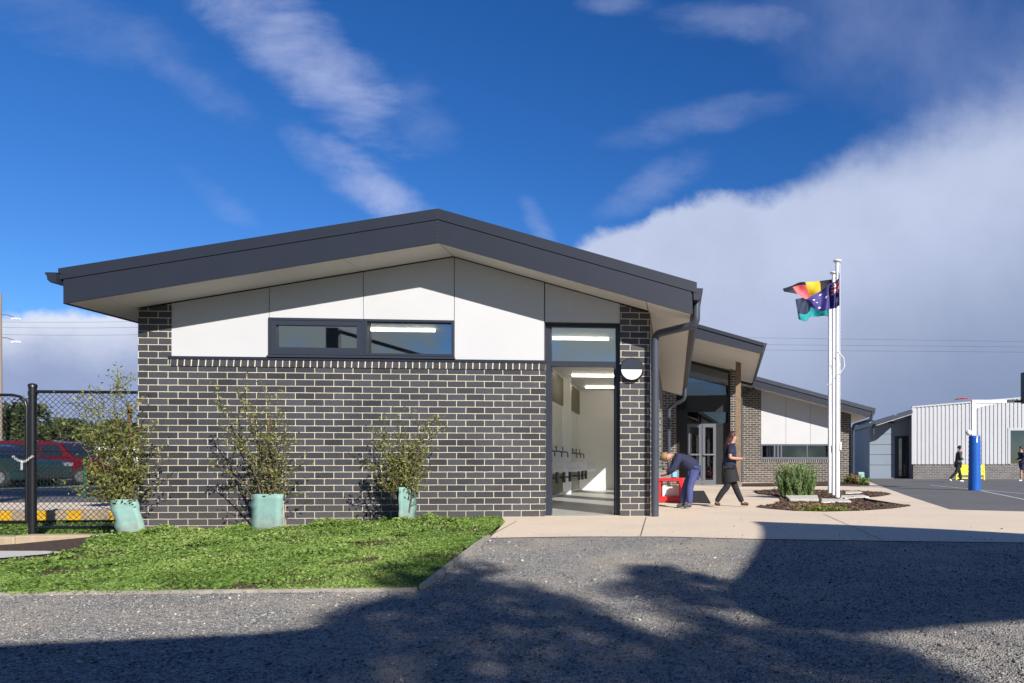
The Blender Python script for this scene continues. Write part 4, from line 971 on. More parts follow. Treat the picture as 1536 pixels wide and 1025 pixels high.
def f_au(u, v):
    if u < .5 and v < .5:
        x, y = u/.5, v/.5
        if abs(x-.5) < .055 or abs(y-.5) < .10: return 2
        if abs(x-.5) < .10 or abs(y-.5) < .17: return 1
        if abs(x-y) < .05 or abs(x-(1-y)) < .05: return 2
        if abs(x-y) < .13 or abs(x-(1-y)) < .13: return 1
        return 0
    for cu, cv, r in ((.25, .75, .15), (.75, .2, .055), (.64, .45, .055), (.86, .4, .055), (.75, .83, .055), (.80, .56, .035)):
        if star(u, v, cu, cv, r): return 1
    return 0
d0 = poles[0][1]
flag('flag', 'navy flag with white stars and a crossed canton hanging from the nearest pole', d0-.07, [(1257.5, 405, 0), (1259, 414, -.10), (1255.5, 420, .03), (1252, 423, -.08), (1247, 425, .03), (1241, 429, -.04), (1231, 436, .05), (1220, 443, 0), (1209, 450, .06)], [(1257, 456, 0), (1259, 458, -.10), (1255, 461, .04), (1251, 463, -.08), (1247, 464, .03), (1240, 465, -.04), (1229, 466.5, .06), (1219, 462, 0), (1210, 453, .06)], f_au, [FN, FW, FR2], 130, 80, .05, 1.)
d2 = poles[2][1]
def f_ts(u, v):
    if v < .27 or v > .73: return 0
    if v < .31 or v > .69: return 3
    if hypot((u-.5)*1.5, v-.55) < .06: return 2
    r = hypot((u-.5)*1.5, v-.52)
    if .11 < r < .17 and v < .62: return 2
    return 1
flag('flag', 'teal and blue flag folding back below the other two flags', d2, [(1245, 430, 0), (1238, 438, .05), (1230, 444, .1), (1217, 446, .05), (1206, 446, 0), (1193, 450, -.05)], [(1245, 476, 0), (1236, 474, .05), (1226, 475, .1), (1215, 476, .05), (1210, 481.5, 0), (1198, 480, -.05)],
     lambda u, v: (0 if (u < .6 and v > .55) else (3 if (u > .6 and v < .70) else (0 if u > .6 else 1))) , [FG, FBl, FW, flagmat('flag dark blue', (.006, .018, .05)), FB], ruff=.07)
# ------------------------------------------------------------------ basketball tower, ball, bench
bb = base_at(1461.5, 18.9, -.018)
bt = thing('basketball_tower', 'white basketball post in a blue padded sleeve on the asphalt court', 'basketball tower', bb)
sB = FL/18.9; hB = (735-600)/sB
m = MB(); cbox(m, 1458.3, 1463.6, 18.85, 18.95, 600, 735); m.build('post', M['white_paint'], bt, bevel=.006)
m = MB(); cbox(m, 1463.7, 1510, 18.86, 18.94, 600, 604.3); m.prism([(CX(x, 18.9), CZ(y, 18.9)) for x, y in ((1463.7, 613), (1478, 608.5), (1505, 604.5), (1463.7, 604.5))], 18.89, 18.91, M=RM); m.build('arm', M['white_paint'], bt)
m = MB(); cbox(m, 1510, 1534, 18.87, 18.93, 600.3, 604); m.build('arm_extension', M['steel'], bt)
m = MB(); cbox(m, 1531, 1535, 18.4, 19.4, 560, 606, 19.4); m.build('backboard', M['steel'], bt)
m = MB(); cc = RM@Vector((CX(1540, 18.9)+.24, 18.9, CZ(602, 18.9))); m.tube([cc+Vector((.22*cos(t), .22*sin(t), 0)) for t in np.linspace(0, 2*pi, 20)], .01, 6); m.build('hoop', M['red'], bt)
m = MB(); cc = base_at(1442.5, 18.9, CZ(598.2, 18.9)); m.tube([cc+Vector((.17*cos(t), .17*sin(t), .02*cos(t))) for t in np.linspace(0, 2*pi, 20)], .012, 6); m.tube([cc+Vector((.17, 0, 0)), base_at(1459, 18.9, CZ(603.5, 18.9))], .007, 6); m.build('netball_ring', M['red'], bt)
m = MB(); c_ = base_at(1461.8, 18.9, 0); prof = [(.17, 0)]
for i in range(24): z = .03+i*.062; prof += [(.165+.012*(i % 2)-.015*(z/1.5), z)]
prof.append((.135, 1.51)); m.lathe(c_+Vector((0, 0, -.01)), prof, 24); pdd = m.build('pad', M['blue_pad'], bt)
m = MB(); vs = []; cbox(m, 1464.6, 1466.6, 18.735, 18.745, 657, 664); m.build('pad_logo', M['white_paint'], pdd)
m = MB(); c_ = base_at(1453.2, 18.75, CZ(649.5, 18.8)); m.lathe(c_, [(.001, -.085), (.05, -.068), (.078, -.03), (.085, 0), (.078, .03), (.05, .068), (.001, .085)], 14); tag(m.build('ball', M['white_paint']), 'white ball resting on top of the blue post pad', 'ball')
hb = base_at(1447, 40, 0)
# red netball ring seen above the hall roof line
nt_ = thing('netball_post', 'distant post with a red ring just above the hall roofline', 'netball post', base_at(1450, 30, 0)) if False else None
# yellow bench
dbn = 31.6; bn = thing('bench', 'lemon yellow bench against the grey brick plinth of the hall', 'bench', base_at(1456, dbn, -.02))
m = MB(); cbox(m, 1435, 1477, dbn+.36, dbn+.40, 697, 711); m.build('backrest', M['bench_yellow'], bn, bevel=.01)
m = MB(); cbox(m, 1434, 1477.5, dbn, dbn+.36, 711.2, 713); m.build('seat', M['bench_yellow'], bn, bevel=.01)
for a_ in (1434, 1475.5):
    m = MB(); cbox(m, a_, a_+2, dbn+.34, dbn+.40, 713, 720.5); m.build('leg', M['bench_yellow'], bn)
    m = MB(); cbox(m, a_, a_+2, dbn+.0, dbn+.06, 713, 721.5); m.build('leg', M['bench_yellow'], bn)
    m = MB(); cbox(m, a_, a_+2, dbn, dbn+.3, 706, 707.5); cbox(m, a_, a_+2, dbn, dbn+.05, 707.5, 711.2); m.build('armrest', M['bench_yellow'], bn)
m = MB(); cbox(m, 1436, 1475, dbn+.03, dbn+.06, 716.5, 718.3); m.build('stretcher', M['bench_yellow'], bn)
# ------------------------------------------------------------------ trolley and mat by the entrance
dt = 12.4; tb = base_at(1003, dt, 0.006)
tr_ = thing('toy_trolley', 'red plastic trolley with a grey tray beside the brick wall', 'trolley', tb)
zt_ = lambda py: CZ(py, dt)
def tbx(m, a_, b_, d0, d1, p0, p1): m.box(CX(a_, dt), CX(b_, dt), d0, d1, CZ(p1, dt), CZ(p0, dt), M=RM)
m = MB(); tbx(m, 984, 1025, dt, dt+.6, 745, 753.5); tbx(m, 986, 991, dt+.02, dt+.08, 722, 745); tbx(m, 1018, 1025, dt, dt+.08, 722, 745); tbx(m, 984, 1025, dt, dt+.6, 717.5, 722); tbx(m, 1020, 1025, dt+.5, dt+.58, 722, 745); tbx(m, 984, 989, dt+.5, dt+.58, 722, 745)
m.build('trolley_frame', M['red'], tr_, bevel=.008)
for a_ in (988, 1020):
    for dd_ in (dt+.05, dt+.5): m = MB(); m.lathe(RM@Vector((CX(a_, dt), dd_, .04)), [(.034, -.015), (.034, .015)], 12, 'x'); m.build('castor', M['rubber'], tr_)
def crate(px0, px1, d0, d1, z0, z1, mat, label, name='tray'):
    x0, x1 = CX(px0, dt), CX(px1, dt); w = .012; m = MB()
    m.box(x0, x1, d0, d1, z0, z0+w, M=RM); m.box(x0, x1, d0, d0+w, z0+w, z1, M=RM); m.box(x0, x1, d1-w, d1, z0+w, z1, M=RM)
    m.box(x0, x0+w, d0+w, d1-w, z0+w, z1, M=RM); m.box(x1-w, x1, d0+w, d1-w, z0+w, z1, M=RM)
    m.box(x0-.012, x1+.012, d0-.012, d0-.001, z1-.02, z1+.004, M=RM); tag(m.build(name, mat, bevel=.003), label, name.replace('_', ' '))
crate(983, 1015, dt+.02, dt+.55, CZ(717.4, dt), CZ(706, dt), M['greytray'], 'grey plastic tray on top of the red trolley')
m = MB(); m.box(CX(1009, dt), CX(1015.5, dt), dt-.01, dt+.008, CZ(716, dt), CZ(708, dt), M=RM); tag(m.build('name_card', simple('pale blue card', (.25, .5, .7), .6)), 'pale blue card on the front of the grey tray', 'card')
m = MB(); c_ = base_at(996, dt+.15, CZ(744.9, dt)); m.lathe(c_, [(.045, 0), (.045, .17), (.03, .2), (.03, .22)], 14); tag(m.build('bottle', M['white_paint']), 'white bottle standing on the lower shelf of the red trolley', 'bottle')
m = MB(); m.box(CX(999, dt), CX(1017, dt), dt+.15, dt+.45, CZ(744.9, dt), CZ(729, dt), M=RM); tag(m.build('storage_box', M['soffit'], bevel=.006), 'cream box on the lower shelf of the red trolley', 'box')
cols = ['red', 'limebush', 'black_plastic', 'red', 'white_paint', 'red', 'bench_yellow']
m_ = simple('green toy plastic', (.03, .25, .08), .4)
lbs = ['red toy block at the left in the grey tray', 'green toy block in the grey tray', 'black toy block leaning in the tray', 'red toy block in the middle of the tray', 'white toy block in the tray under the bending child', 'small red toy block at the right of the tray']
for i in range(6):
    px = 986+i*4.6; hgt_ = (.14, .10, .12, .09, .07, .06)[i]; x = CX(px, dt)
    m = MB(); R_ = RM@Matrix.Translation((x, dt+.12+.05*(i % 3), CZ(716.2, dt)+hgt_*.5+.05))@Matrix.Rotation(random.uniform(-.5, .5), 4, 'Y')
    m.box(-.028, .028, -.04, .04, -hgt_*.6, hgt_*.6, M=R_)
    mt = {'limebush': m_}.get(cols[i], M.get(cols[i], m_)); tag(m.build('toy_block', mt, bevel=.008), lbs[i], 'toy', 'toys in the grey tray')
pts = [PG(1000, 753, 0), PG(1066, 756, 0), PG(1056, 737.5, 0), PG(1012, 737.5, 0)]
m = MB(); m.slab([(p.x, p.y) for p in pts], .006, .02); tag(m.build('door_mat', M['rubber']), 'long dark rubber mat on the path leading to the entrance', 'mat')
# ------------------------------------------------------------------ chain link fence and gate
def mesh_wires(m, x0, x1, z0, z1, y, p=.07, r=.0030, ztop=None):
    def seg(a_, b_, yy):
        d = Vector((b_[0]-a_[0], 0, b_[1]-a_[1]))
        if d.length < .01: return
        m.tube([(a_[0], yy, a_[1]), (b_[0], yy, b_[1])], r, 4, cap=False)
    H = z1-z0; n = int((x1-x0+H)/p)+2
    for s_ in (1, -1):
        for i in range(-1, n):
            c = x0-H+i*p if s_ == 1 else x0+i*p
            # line x = c + s*(z-z0)
            xa, xb = c, c+s_*H; za, zb = z0, z1
            def at(x): return z0+(x-c)/s_
            pts = [(xa, za), (xb, zb)]
            if s_ == 1:
                if xa < x0: pts[0] = (x0, at(x0))
                if xb > x1: pts[1] = (x1, at(x1))
                if pts[0][0] >= pts[1][0]: continue
            else:
                if xa > x1: pts[0] = (x1, at(x1))
                if xb < x0: pts[1] = (x0, at(x0))
                if pts[0][0] <= pts[1][0]: continue
            seg(pts[0], pts[1], y+.003*s_)
YFn = 9.38
xp = PY(49, 700, YFn).x
fn = thing('chain_link_fence', 'black chain link fence panel between the gate post and the brick corner', 'fence', (xp, YFn, -.2))
m = MB(); m.tube([(xp, YFn, -.3), (xp, YFn, 1.70)], .040, 14); m.lathe((xp, YFn, 1.70), [(.046, -.02), (.046, .02), (.02, .035)], 14); m.build('post', M['fence'], fn)
for z in (1.58, -.08): m = MB(); m.tube([(xp, YFn, z), (xp, YFn, z+.05)], .046, 14); m.build('clamp', M['fence'], fn)
m = MB(); xe = BX0-.01; m.tube([(xp, YFn, 1.63), (xe, YFn, 1.63)], .020, 8); m.build('rail', M['fence'], fn); m = MB(); m.tube([(xp, YFn, -.105), (xe, YFn, -.105)], .019, 8); m.build('rail', M['fence'], fn)
m = MB(); mesh_wires(m, xp+.04, xe, -.10, 1.63, YFn-.025); m.build('wire_mesh', M['fence'], fn, recalc=False)
gt = thing('gate', 'black chain link gate with rounded top corners left of the post', 'gate', (xp-1.5, YFn, -.2))
xg = xp-.07; z0, z1 = -.035, 1.585
m = MB(); m.tube(arc([(xg-3.2, YFn, z0), (xg, YFn, z0), (xg, YFn, z1), (xg-3.2, YFn, z1)], .0001)[:7]+[Vector((xg, YFn, z1-.16)), Vector((xg-.02, YFn, z1-.08)), Vector((xg-.08, YFn, z1-.02)), Vector((xg-.17, YFn, z1)), Vector((xg-3.2, YFn, z1))], .018, 8); m.build('gate_frame', M['fence'], gt)
m = MB(); mesh_wires(m, xg-3.1, xg, z0, z1-.01, YFn-.022); m.build('wire_mesh', M['fence'], gt, recalc=False)
m = MB()
cz = CZ(688, 9.2)
for i in range(9):
    t = i/8; a_ = Vector((xg-.10+.22*t, YFn-.06, cz+.02-.06*sin(pi*t)+random.uniform(-.01, .01))); m.tube([a_+Vector((.016*cos(k), -.004, .010*sin(k))) for k in np.linspace(0, 2*pi, 8)], .003, 4)
for i in range(5):
    a_ = Vector((xg+.0+random.uniform(-.012, .012), YFn-.06, cz-.05-.022*i)); m.tube([a_+Vector((.010*cos(k), -.004, .014*sin(k))) for k in np.linspace(0, 2*pi, 8)], .003, 4)
tag(m.build('chain', M['rope']), 'pale metal chain looped around the gate and its post', 'chain')
# green low fence by the road
gx = PY(127, 700, 17).x
gf = thing('green_fence', 'low green mesh fence in front of the parked cars', 'fence', (gx, 17, -.09))
m = MB(); m.tube([(gx, 17, -.09), (gx, 17, 1.05)], .035, 8); m.build('post', M['fencegreen'], gf); m = MB(); m.tube([(gx-4.5, 17, -.09), (gx-4.5, 17, 1.05)], .035, 8); m.build('post', M['fencegreen'], gf)
m = MB()
for z in (.12, .55, 1.0): m.tube([(gx-8, 17, z), (gx, 17, z)], .008, 5)
for i in range(110): m.tube([(gx-i*.073, 16.99, .1), (gx-i*.073, 16.99, 1.02)], .003, 4)
m.build('mesh_panel', M['fencegreen'], gf)
# ------------------------------------------------------------------ cars
def car(label, px, dep, z, paint, L_=4.6, W=1.85, H=1.7, head=0., flip=1, suv=True, group='cars parked beyond the road'):
    c = PY(px, 700, dep); base = Vector((c.x, dep, z)); t = thing('parked_car', label, 'car', base, group)
    T = Matrix.Translation(base)@Matrix.Rotation(head, 4, 'Z')
    h = L_/2; f = flip
    low = [(-h, .35), (-h+.1, .25), (h-.1, .25), (h, .4), (h, .78), (h-.15, .92), (h*.48, 1.03), (-h+.1, 1.05), (-h, .9)]
    if f < 0: low = [(-x, z_) for x, z_ in low][::-1]
    m = MB(); m.prism(low, -W/2, W/2, M=T)
    roof = [(-h+.15, 1.04), (-h+.42, H-.1), (-h+.75, H), (h*.1, H), (h*.22, H-.06), (h*.50, 1.03)]
    if f < 0: roof = [(-x, z_) for x, z_ in roof][::-1]
    body = m.build('body', paint, t, bevel=.06)
    # tapering cabin
    mc = MB(); n = len(roof); vs = []
    for s_ in (-1, 1):
        for x, z_ in roof: vs.append(T@Vector((x, s_*(W/2-.04-.2*(z_-1.03)/(H-1.03)), z_)))
    mc.add(vs, [tuple(range(n)), tuple(range(2*n-1, n-1, -1))]+[(i, i+n, (i+1) % n+n, (i+1) % n) for i in range(n)]); mc.build('cabin', paint, t, bevel=.04)
    # side glazing slightly proud, front and rear screens
    for s_ in (-1, 1):
        mg = MB()
        for xa, xb in ((-h+.62, -h+1.15), (-h+1.22, -.05), (.02, h*.36)):
            q = []
            for x, z_ in ((xa, 1.09), (xb, 1.09), (xb-(.0 if xb < h*.3 else .28), H-.13), (xa+(.12 if xa < -h+.7 else 0), H-.13)):
                q.append(T@Vector((x*f, s_*(W/2-.035-.2*(z_-1.03)/(H-1.03)+.008), z_)))
            mg.add(q, [(0, 1, 2, 3)])
        mg.build('side_window', M['carglass'], t)
    mg = MB(); zz = [(h*.47, 1.08, .78), (h*.25, H-.11, .66)]
    mg.add([T@Vector((f*(x+.02), s_*y, z_+.012)) for x, z_, y in zz for s_ in (-1, 1)], [(0, 1, 3, 2)]); mg.build('windscreen', M['carglass'], t)
    mg = MB(); zz = [(-h+.19, 1.12, .78), (-h+.40, H-.15, .66)]
    mg.add([T@Vector((f*(x-.025), s_*y, z_)) for x, z_, y in zz for s_ in (-1, 1)], [(0, 1, 3, 2)]); mg.build('rear_window', M['carglass'], t)
    for x in (-h+.85, h-.85):
        for s_ in (-1, 1):
            mw = MB(); cc_ = T@Vector((x*f, s_*(W/2-.1), .34)); mw.lathe(cc_, [(.26, -.12), (.34, -.1), (.34, .1), (.26, .12)], 20, 'y'); w = mw.build('wheel', M['tyre'], t)
            mw = MB(); mw.lathe(cc_+Vector((0, s_*.122, 0)), [(.21, -.008), (.2, .008)], 16, 'y'); mw.build('rim', M['rim'], w)
    for s_ in (-1, 1):
        ml = MB(); ml.box(-h-.012, -h+.12, s_*(W/2-.16)-.15, s_*(W/2-.16)+.17, .78, 1.02, M=T@Matrix.Scale(1, 4)) if f > 0 else ml.box(h-.12, h+.012, s_*(W/2-.16)-.15, s_*(W/2-.16)+.17, .78, 1.02, M=T)
        ml.build('tail_light', M['taillight'], t, bevel=.02)
        ml = MB(); x0, x1 = (h-.2, h+.01) if f > 0 else (-h-.01, -h+.2); ml.box(x0, x1, s_*(W/2-.2)-.15, s_*(W/2-.2)+.2, .72, .86, M=T); ml.build('headlight', M['rim'], t, bevel=.02)
    mb = MB(); x0, x1 = (-h-.05, -h+.1); mb.box(x0, x1, -W/2+.03, W/2-.03, .3, .5, M=T); mb.build('bumper', M['black_plastic'], t, bevel=.03); mb = MB(); mb.box(-x1, -x0, -W/2+.03, W/2-.03, .3, .5, M=T); mb.build('bumper', M['black_plastic'], t, bevel=.03)
    return t
car('red wagon with its tail to the right behind the chain link fence', 88, 28.5, -.085, M['carred'], 4.7, 1.85, 1.68, radians(2), 1)
bpy.data.objects['parked_car']['label'] = 'bright red wagon parked behind the chain link fence, farther than the dark one'
T_ = car('dark teal hatchback parked nearest the green fence', -22, 25.6, -.085, M['cargreen'], 4.2, 1.8, 1.48, 0, 1)
car('dark blue wagon parked at the left edge beyond the gate', -10, 31.5, -.085, M['carblue'], 4.6, 1.85, 1.78, radians(180), 1)
car('white car half hidden behind the corner shrub', 215, 30, -.085, M['carwhite'], 4.5, 1.8, 1.5, 0, 1)
# ------------------------------------------------------------------ trees
def tree(name, label, base, height, rad, leafn, size, mat='tree', group=None, trunk_r=.12, gap=.3, blobs=16, crown0=.3, cat='tree', seed=0):
    random.seed(seed+5); t = thing(name, label, cat, base, group); B = Vector(base)
    m = MB(); tops = []
    m.tube([B, B+Vector((random.uniform(-.1, .1)*height*.3, 0, height*crown0)), B+Vector((random.uniform(-.1, .1)*height*.4, 0, height*.75))], [trunk_r, trunk_r*.75, trunk_r*.3], 8)
    C_ = []
    for i in range(blobs):
        a_ = random.uniform(0, 2*pi); r_ = rad*sqrt(random.random())*.85; z = height*random.uniform(crown0, .93)
        r_ *= (1-((z/height-.55)/.6)**2)
        c = B+Vector((r_*cos(a_), r_*sin(a_), z)); C_.append((c, rad*random.uniform(.18, .42)))
        s0 = B+Vector((0, 0, height*crown0*random.uniform(.6, 1.3)))
        m.tube([s0, s0.lerp(c, .5)+Vector((0, 0, -.03*height)), c], [trunk_r*.35, trunk_r*.22, trunk_r*.06], 5)
    m.build('trunk', M['bark'], t)
    per = leafn//blobs; P = []
    for c, r_ in C_:
        q = rng.normal(size=(per, 3)); q /= np.linalg.norm(q, axis=1, keepdims=True); q *= (rng.random((per, 1))**.45)*r_*np.array([1.15, 1.15, .75])
        P.append(q+np.array(c))
    P = np.concatenate(P); quads('crown', leaf_quads(P, size, aspect=.6), M[mat], t, col=np.clip(rng.normal(.42, .25, len(P)), 0, 1)); return t
gtr = 'trees beyond the car park'
for i, (px, dpp, top, rad, lb) in enumerate(((25, 62, 610, 3.2, 'tallest tree beyond the gate, above the blue car'), (88, 60, 630, 3.0, 'rounded dark tree seen left of centre through the fence'), (140, 66, 626, 3.6, 'broad low tree behind the red car'), (185, 60, 634, 2.8, 'tree behind the corner shrub beside the building'), (-30, 58, 618, 3.4, 'tree at the far left beyond the gate'), (60, 80, 640, 3.6, 'more distant tree between the two trees beyond the gate'))):
    p = PY(px, 700, dpp); tree('tree', lb, (p.x, dpp, -.1), EYE+(697-top)*dpp/FL, rad, 7000, .34, group=gtr, trunk_r=.2, blobs=20, crown0=.22, seed=i)
for i, (px, dpp, top) in enumerate(((-60, 45, 683), (10, 46, 681), (75, 44, 684), (140, 47, 680), (200, 45, 683))):
    p = PY(px, 700, dpp)
    nm = ('at the far left', 'behind the blue car', 'behind the red car', 'right of the red car', 'behind the white car')[i]
    tree('roadside_bush', 'low dark bush '+nm, (p.x, dpp, -.1), EYE+(697-top)*dpp/FL+.6, 2.2, 3500, .28, group='low bushes beyond the cars', trunk_r=.08, blobs=12, crown0=.15, cat='bush', seed=20+i)
# between the wing and the hall
p = base_at(1299, 52, -.1); tree('gum_tree', 'thin dark gum tree in the gap between the wing and the hall', p, 4.3, 1.3, 2600, .2, trunk_r=.09, blobs=14, crown0=.3, seed=41)
p = base_at(1287, 58, -.1); tree('gum_tree', 'sparse low gum tree left in the gap beside the wing downpipe', p, 3.0, 1.1, 1500, .2, trunk_r=.07, blobs=10, crown0=.3, seed=42)
for i, px in enumerate((1283, 1298)):
    p = base_at(px, 47, -.1); tree('lime_bush', ('left', 'right')[i]+' one of two bright lime bushes in the gap beside the hall', p, 1.35, .9, 2200, .13, 'limebush', trunk_r=.05, blobs=9, crown0=.25, cat='bush', seed=50+i)
m = MB(); cbox(m, 1270, 1312, 44.5, 44.6, 703, 716); tag(m.build('boundary_wall', M['black_plastic']), 'low dark wall in front of the lime bushes in the gap', 'wall')
# ------------------------------------------------------------------ utility pole and wires
up = PY(0, 700, 55); ut = thing('light_pole', 'tall brown pole with two street lamp arms at the left edge of the view', 'pole', (up.x, 55, -.1))
m = MB(); m.tube([(up.x, 55, -.1), (up.x, 55, 13.4)], [.15, .10], 10); m.build('pole', M['poleconc'], ut)
for py in (491, 523):
    z = EYE+(697-py)*55/FL; m = MB(); m.tube([(up.x, 55, z+.12), (up.x+.5, 55, z+.1), (up.x+1.1, 55, z-.15)], .035, 6); am = m.build('arm', M['rim'], ut)
    m = MB(); m.box(up.x+.85, up.x+1.35, 54.9, 55.1, z-.25, z-.13); m.build('lamp_head', M['lamp_white'], am)
wl_ = [((-400, 472, 500), (210, 481)), ((-400, 478, 500), (210, 490)), ((-400, 487, 500), (210, 500))]
wires = [((-500, 470), (210, 482), 'highest'), ((-500, 476), (210, 491), 'middle'), ((-500, 486), (210, 502), 'lowest')]
for (a_, b_, nm) in wires:
    p, q = PY(*a_, 70), PY(*b_, 70); e = q+(q-p)*.35; m = MB(); m.tube([p.lerp(e, t)+Vector((0, 0, -1.2*4*t*(1-t)+.9)) for t in np.linspace(0, 1, 16)], .010, 4)
    tag(m.build('power_line', M['fence']), nm+' of the thin wires crossing the sky left of the building', 'power line', 'power lines crossing the sky')
for (ya, yb, nm) in ((505, 515, 'highest'), (516, 522, 'middle'), (524, 530, 'lowest')):
    p, q = PD(1000, ya, 90), PD(1700, yb, 90); m = MB(); m.tube([p.lerp(q, t) for t in np.linspace(0, 1, 8)], .012, 4)
    tag(m.build('power_line', M['fence']), nm+' of the thin wires crossing the clouds right of the building', 'power line', 'power lines crossing the sky')
# ------------------------------------------------------------------ people
def skin_obj(name, verts, edges, radii, mat, parent, sub=2, root=0):
    me = bpy.data.meshes.new(name); me.from_pydata([tuple(v) for v in verts], edges, []); me.update()
    o = link(name, me, mat, parent)
    md = o.modifiers.new('skin', 'SKIN'); md.use_smooth_shade = True
    for i, r_ in enumerate(radii):
        sv = me.skin_vertices[0].data[i]; sv.radius = (r_, r_) if not isinstance(r_, tuple) else r_; sv.use_root = (i == root)
    s_ = o.modifiers.new('sub', 'SUBSURF'); s_.levels = sub; s_.render_levels = sub
    return o
def person(label, base, yaw, H, J, mats, hair='short', skirt=False, sleeves='short', legs='long', bulk=1.08):
    """J joints in body frame (forward, left, up) as fractions of height"""
    t = thing('person', label, 'person', base)
    T = Matrix.Translation(base)@Matrix.Rotation(yaw, 4, 'Z')@Matrix.Scale(H, 4)
    P = {k: T@Vector(v) for k, v in J.items()}
    r = lambda x: x*H
    names = ['pelvis', 'waist', 'chest', 'neck', 'head0', 'head1']; V = [P[n] for n in names]; Rr = [r(.075), r(.066), r(.078), r(.030), r(.052), r(.048)]; E_ = [(0, 1), (1, 2), (2, 3), (3, 4), (4, 5)]
    def chain(start, keys, rad):
        i = start
        for k, q in zip(keys, rad): V.append(P[k]); Rr.append(r(q)); E_.append((i, len(V)-1)); i = len(V)-1
        return i
    for s_ in 'LR':
        i = chain(2, ['sh'+s_, 'el'+s_, 'wr'+s_], [.032, .026, .018]); hd = P['hd'+s_]; wr = P['wr'+s_]; d = (hd-wr)
        V.append(wr+d*.5); Rr.append((r(.021), r(.012))); E_.append((i, len(V)-1)); pm = len(V)-1
        sd = d.cross(Vector((0, 0, 1))).normalized() if abs(d.normalized().z) < .95 else Vector((0, 1, 0))
        for k, (o_, l_) in enumerate(((-.012, .8), (-.004, 1.0), (.004, .95), (.012, .75))):
            a_ = wr+d*.9+sd*r(o_); b_ = a_+d*.35*l_; c_ = b_+d*.25*l_+Vector((0, 0, -r(.006)))
            V.extend([a_, b_, c_]); Rr.extend([r(.0058), r(.005), r(.0045)]); n_ = len(V); E_.extend([(pm, n_-3), (n_-3, n_-2), (n_-2, n_-1)])
        a_ = wr+d*.45+sd*r(.02); b_ = wr+d*.75+sd*r(.03); V.extend([a_, b_]); Rr.extend([r(.006), r(.005)]); n_ = len(V); E_.extend([(pm, n_-2), (n_-2, n_-1)])
        chain(0, ['hip'+s_, 'kn'+s_, 'cf'+s_, 'an'+s_, 'toe'+s_], [.052, .036, .036, .022, .018])
    skin_obj('body', V, E_, Rr, M['skin'], t)
    # shirt
    V = [P['pelvis']+(P['pelvis']-P['waist'])*.35, P['waist'], P['chest'], P['neck'].lerp(P['chest'], .35)]; Rr = [(r(.088*bulk), r(.09*bulk)), r(.082*bulk), r(.088*bulk), r(.045*bulk)]; E_ = [(0, 1), (1, 2), (2, 3)]
    for s_ in 'LR':
        e = P['el'+s_] if sleeves == 'long' else P['sh'+s_].lerp(P['el'+s_], .75)
        V += [P['sh'+s_], e]; n_ = len(V); Rr += [r(.042*bulk), r(.038*bulk)]; E_ += [(2, n_-2), (n_-2, n_-1)]
        if sleeves == 'long': V.append(P['wr'+s_].lerp(P['el'+s_], .1)); Rr.append(r(.027)); E_.append((n_-1, n_))
    skin_obj('shirt', V, E_, Rr, mats[0], t)
    V = [P['pelvis']-Vector((0, 0, r(.02)))]; Rr = [r(.078)]; E_ = []
    for s_ in 'LR':
        V.append(P['hip'+s_]); Rr.append(r(.064)); E_.append((0, len(V)-1)); i = len(V)-1
        if legs == 'long': ks = [('kn'+s_, .047), ('cf'+s_, .044), ('an'+s_, .036)]
        else: ks = [('kn'+s_, .060)]
        for k, q in ks:
            v = P[k] if legs == 'long' else P['hip'+s_].lerp(P[k], .85)
            V.append(v); Rr.append(r(q)); E_.append((i, len(V)-1)); i = len(V)-1
    skin_obj('trousers' if legs == 'long' else 'shorts', V, E_, Rr, mats[1], t)
    if skirt:
        m = MB(); c0_, c1_ = P['pelvis']+Vector((0, 0, r(.04))), P['pelvis']+(P['knL']+P['knR']-P['pelvis']*2)*.42
        m.tube([c0_+Vector((0, 0, r(.05))), c0_.lerp(c1_, .5), c1_+Vector((0, 0, r(.02)))], [r(.088), r(.11), r(.12)], 20); m.build('skirt', M['black_cloth'], t)
        V = []; 
    for s_ in 'LR':
        a_, b_ = P['an'+s_], P['toe'+s_]; d = (b_-a_); d.z = 0
        V = [a_-d*.35+Vector((0, 0, -r(.012))), a_+d*.35+Vector((0, 0, -r(.012))), b_+Vector((0, 0, 0))]; skin_obj('shoe', V, [(0, 1), (1, 2)], [r(.026), r(.026), r(.021)], mats[2], t, 2)
    # hair and face
    hc = P['head0'].lerp(P['head1'], .5); up_ = (P['head1']-P['head0']).normalized()
    face = (T.to_3x3()@Vector(J['face'])).normalized(); face = (face-up_*face.dot(up_)).normalized(); side_ = up_.cross(face)
    V = [hc+face*r(.018)+up_*r(.046), hc-face*r(.006)+up_*r(.036), hc-face*r(.026)+up_*r(.006), hc-face*r(.030)-up_*r(.030)]; Rr = [r(.034), r(.058), r(.062), r(.050)]; E_ = [(0, 1), (1, 2), (2, 3)]
    if hair == 'long':
        for k in range(4): V.append(hc-face*r(.045+.022*k)-Vector((0, 0, r(.04+.045*k)))+side_*r(random.uniform(-.01, .01))); Rr.append(r((.056, .050, .036, .018)[k])); E_.append((len(V)-2, len(V)-1))
    skin_obj('hair', V, E_, Rr, mats[3], t)
    for s_ in (-1, 1): m = MB(); m.lathe(hc+face*r(.046)+side_*r(.018*s_)+up_*r(.002), [(.0005, -r(.005)), (r(.005), 0), (.0005, r(.005))], 8); m.build('eye', M['black_plastic'], t)
    m = MB(); m.tube([hc+face*r(.048)+up_*r(.004), hc+face*r(.060)-up_*r(.012), hc+face*r(.048)-up_*r(.016)], [r(.004), r(.008), r(.004)], 6); m.build('nose', M['skin'], t)
    m = MB(); m.tube([hc+face*r(.047)-up_*r(.028)+side_*r(.013), hc+face*r(.052)-up_*r(.029), hc+face*r(.047)-up_*r(.028)-side_*r(.013)], r(.003), 6); m.build('mouth', FR2, t)
